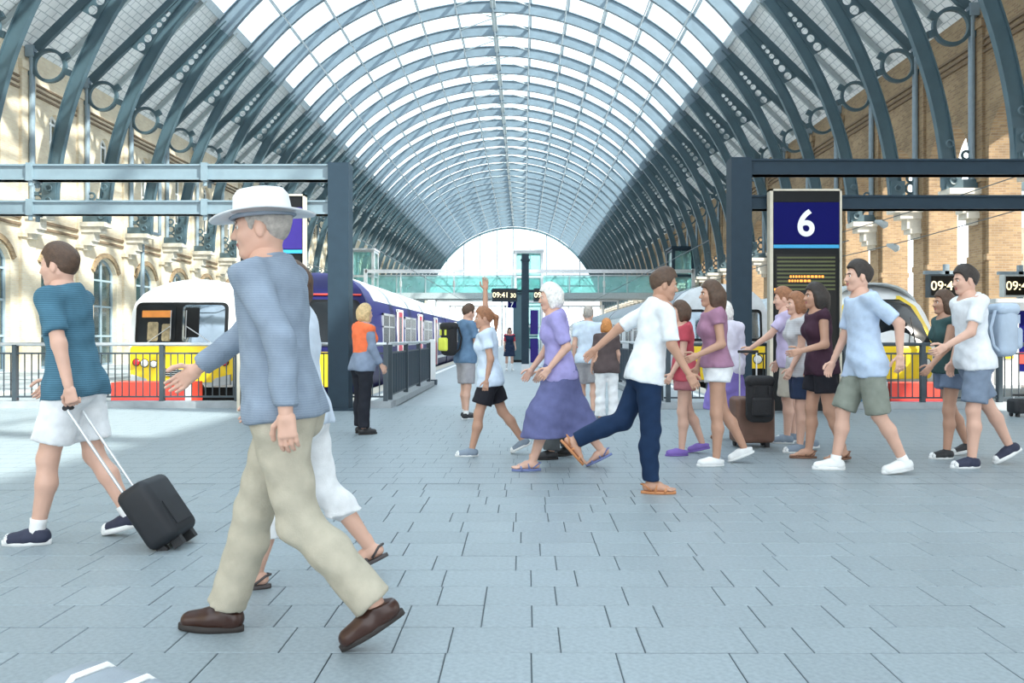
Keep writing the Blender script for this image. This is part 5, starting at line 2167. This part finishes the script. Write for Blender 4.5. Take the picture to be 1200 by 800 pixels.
person('person in lavender tee and beige shorts gripping the luggage handle', 925, 9.35, 1.76, 165, dict(
    lean=4, legL=(4, 4, 0), legR=(-3, 4, 0), armL=(40, 14, 4, 'grip'), armR=(0, 20, 8, 'relaxed'), head=(0, 8),
    top=('tee', cloth('lavender', (0.55, 0.48, 0.68)), .7, -.10), bottom=('shorts', cloth('beige', (0.52, 0.48, 0.40)), .95, .035), shoe=('sneaker', 'shoe_grey', 'shoe_white'), hair=('short', 'auburn')))
person('person in lilac-white jacket and violet skirt standing with back turned', 851, 9.60, 1.60, 92, dict(
    fem=1, lean=2, girth=1.1, legL=(1, 2, 0), legR=(-1, 2, 0), armL=(4, 16, 10, 'relaxed'), armR=(4, 16, 10, 'relaxed'),
    top=('jacket', cloth('lilac_white', (0.70, 0.68, 0.78)), 1.95, -.12), bottom=('skirt', cloth('violet', (0.26, 0.20, 0.55)), 1.30, .07), shoe=('sandal', 'sandal_brown'), hair=('bob', 'white')))
person('person in orange safety vest and dark trousers by the left portal post', 425, 10.2, 1.60, 40, dict(
    fem=1, lean=2, legL=(3, 3, 0), legR=(-3, 3, 0), armL=(4, 25, 10, 'relaxed'), armR=(4, 25, 10, 'relaxed'),
    top=('shirt', cloth('slate', (0.22, 0.27, 0.36)), 1.9, -.10), over=('safety_vest', cloth('orange', (0.95, 0.20, 0.08)), -.10),
    bottom=('trousers', cloth('black_trousers', (0.02, 0.022, 0.03)), 1.97, .02), shoe=('leather', 'shoe_black', 'sole_dark'), hair=('bob', 'blond')))
person('person in blue tee and grey shorts wearing a black and yellow rucksack', 546, 12.1, 1.68, 35, dict(
    lean=2, legL=(5, 4, 0), legR=(-4, 5, 0), armL=(12, 75, 8, 'relaxed'), armR=(8, 70, 8, 'relaxed'), head=(0, 12), socks=.12,
    top=('tee', cloth('steel_blue', (0.13, 0.22, 0.34)), .7, -.10), bottom=('shorts', cloth('grey', (0.36, 0.35, 0.37)), .9, .03), shoe=('sneaker', 'shoe_black', 'shoe_white'), hair=('short', 'brown')))
person('person in pale blue tee and grey shorts walking away on the central platform', 689, 12.3, 1.66, 80, dict(
    lean=3, legL=(8, 5, 0), legR=(-8, 10, -10), armL=(-8, 20, 8, 'relaxed'), armR=(10, 20, 8, 'relaxed'),
    top=('tee', cloth('ice_blue', (0.62, 0.72, 0.84)), .6, -.1), bottom=('shorts', cloth('grey', (0.36, 0.35, 0.37)), .9, .03), shoe=('sneaker', 'shoe_grey', 'shoe_white'), hair=('short', 'grey')))
person('short person in dark brown top and white trousers with back turned', 711, 11.6, 1.45, 95, dict(
    fem=1, lean=2, girth=1.15, legL=(2, 2, 0), legR=(-2, 3, 0), armL=(6, 20, 10, 'relaxed'), armR=(6, 20, 10, 'relaxed'),
    top=('blouse', cloth('dark_brown', (0.10, 0.075, 0.075)), .7, -.12), bottom=('trousers', cloth('white', (0.8, 0.8, 0.8)), 1.95, .03), shoe=('slip', 'shoe_grey', 'shoe_white'), hair=('bob', 'ginger')))
person('distant person in navy dress with red sleeves standing on the central platform', 597, 30.0, 1.56, -80, dict(
    fem=1, res=.022, lean=1, legL=(2, 2, 0), legR=(-3, 4, 0), armL=(4, 30, 10, 'relaxed'), armR=(4, 14, 10, 'relaxed'), socks=.5,
    top=('tee', cloth('red', (0.55, 0.05, 0.08)), .8, .05), over=('tabard', cloth('navy', (0.03, 0.045, 0.09)), -.05), bottom=('skirt', cloth('navy', (0.03, 0.045, 0.09)), .8, .04),
    shoe=('sneaker', 'shoe_white', 'shoe_white'), hair=('long', 'dark')))
for o in list(bpy.data.objects):
    if o.name.startswith('person') and o.parent is None and o.location.y > 25:
        o.location.z = -.02

# ================================================================ LUGGAGE
mat('case_black', (0.012, 0.014, 0.018), 0.6, var=0.2)
mat('case_brown', (0.16, 0.085, 0.06), 0.55, var=0.15)
mat('pack_black', (0.016, 0.016, 0.018), 0.8, var=0.2, bump=0.4, bscale=50)
mat('pack_yellow', (0.75, 0.80, 0.10), 0.7)
mat('pack_blue', (0.42, 0.50, 0.60), 0.8, bump=0.3, bscale=60)
mat('holdall', (0.30, 0.34, 0.38), 0.7, bump=0.2)


def soft_box(w, d, h, r, n=4):
    """Rounded box standing on z=0, centred in x and y."""
    m_ = MB()

    def ring(z, ins):
        out = []
        for cx, cy, a0 in ((w / 2 - r, d / 2 - r, 0), (-w / 2 + r, d / 2 - r, 90), (-w / 2 + r, -d / 2 + r, 180), (w / 2 - r, -d / 2 + r, 270)):
            for i in range(n + 1):
                a = math.radians(a0 + 90 * i / n)
                rr = max(r - ins, 0.002)
                out.append((cx + rr * math.cos(a), cy + rr * math.sin(a), z))
        return out
    zs = []
    for i in range(n + 1):
        a = PI / 2 * i / n
        zs.append((r - r * math.sin(a), r - r * math.cos(a)))
    rings = [ring(z, ins) for z, ins in [(r * (1 - math.sin(PI / 2 * i / n)), r * (1 - math.cos(PI / 2 * i / n))) for i in range(n, -1, -1)]]
    rings += [ring(h - r * (1 - math.sin(PI / 2 * i / n)), r * (1 - math.cos(PI / 2 * i / n))) for i in range(0, n + 1)]
    m_.loft(rings)
    return m_


def wheeled_case(label, loc, rz, tilt, w, d, h, matn, hh, group=None):
    t = thing('suitcase', label, 'suitcase', loc, rz)
    t.rotation_euler = (0, tilt, rz)
    b = soft_box(w, d, h, .05)
    obj('shell', b, matn, t, smooth='all', loc=(0, 0, .05))
    for sy in (-1, 1):
        m_ = MB()
        m_.cyl((w / 2 - .05, sy * (d / 2 - .06) - .015, .032), (w / 2 - .05, sy * (d / 2 - .06) + .015, .032), .032, 14)
        obj('wheel', m_, 'rubber', t, smooth=True)
        obj('handle_rod', MB().cyl((w / 2 - .03, sy * d * .22, h * .6), (w / 2 - .03, sy * d * .22, h + hh), .009, 8), 'rail_steel', t)
        obj('foot', MB().box(-w / 2 + .03, sy * (d / 2 - .08) - .02, 0.0, -w / 2 + .09, sy * (d / 2 - .08) + .02, .06), 'rubber', t)
    obj('handle', MB().tube([(w / 2 - .03, -d * .26, h + hh), (w / 2 - .03, d * .26, h + hh)], .016, 8), 'rubber', t, smooth=True)
    z = MB()
    z.box(-w / 2 - .006, -d * .32, .30 * h, -w / 2 + .01, d * .32, .70 * h)
    obj('front_pocket', z, matn, t)
    return t


def rucksack(label, loc, rz, tilt, s, matn, accent):
    t = thing('rucksack', label, 'rucksack', loc, rz)
    t.rotation_euler = (0, tilt, rz)
    obj('bag', soft_box(.20 * s, .32 * s, .50 * s, .085 * s), matn, t, smooth='all')
    obj('lid', soft_box(.22 * s, .33 * s, .13 * s, .06 * s), matn, t, smooth='all', loc=(0, 0, .42 * s))
    obj('front_pocket', soft_box(.08 * s, .24 * s, .22 * s, .035 * s), accent, t, smooth='all', loc=(-.11 * s, 0, .08 * s))
    for sy in (-1, 1):
        m_ = MB()
        m_.tube([(.09 * s, sy * .09 * s, .06 * s), (.15 * s, sy * .10 * s, .12 * s), (.18 * s, sy * .10 * s, .30 * s), (.13 * s, sy * .09 * s, .47 * s), (.08 * s, sy * .07 * s, .46 * s)], .016 * s, 6)
        obj('strap', m_, matn, t, smooth=True)
        obj('buckle', MB().box(-.125 * s, sy * .08 * s - .012, .34 * s, -.10 * s, sy * .08 * s + .012, .43 * s), accent, t)
    return t


wheeled_case('small black wheeled case tilted behind the person in white shorts', ((212 - VX) * 4.72 / F, 4.72, 0.0), PI, math.radians(34), .20, .32, .38, 'case_black', .63)
g = ground(881, 523)
wheeled_case('brown upright suitcase carrying a black rucksack', (g.x, g.y, 0), PI / 2 + .1, 0, .28, .44, .50, 'case_brown', .54)
rucksack('black rucksack resting on top of the brown suitcase', (g.x - .01, g.y - .335, .30), PI / 2, 0, .90, 'pack_black', 'pack_black')
rucksack('black and yellow rucksack on the back of the person in blue tee', ((546 - VX) * 12.1 / F - .235, 12.1 - .165, .93), math.radians(35), 0, .88, 'pack_black', 'pack_yellow')
rucksack('grey blue rucksack on the back of the person in white tee', ((1141 - VX) * 7.62 / F + .27, 7.62, 1.02), PI, 0, .9, 'pack_blue', 'pack_blue')
g = ground(1199, 488)
wheeled_case('black suitcase cut off by the right picture edge', (g.x, g.y, 0), PI / 2, 0, .24, .40, .22, 'case_black', .10)
t = thing('holdall', 'pale grey holdall with white straps at the bottom left corner', 'bag', ((128 - VX) * 2.46 / F, 2.46, 0), -.5)
obj('bag', soft_box(.46, .24, .175, .07), 'holdall', t, smooth='all')
for sx in (-.09, .10):
    obj('strap', MB().tube([(sx, -.126, .03), (sx, -.120, .12), (sx, -.055, .180), (sx, .055, .180), (sx, .120, .12), (sx, .126, .03)], .011, 6), 'white_line', t, smooth=True)
obj('end_cap', MB().cyl((.22, 0, .09), (.245, 0, .09), .045, 14), 'rubber', t, smooth=True)
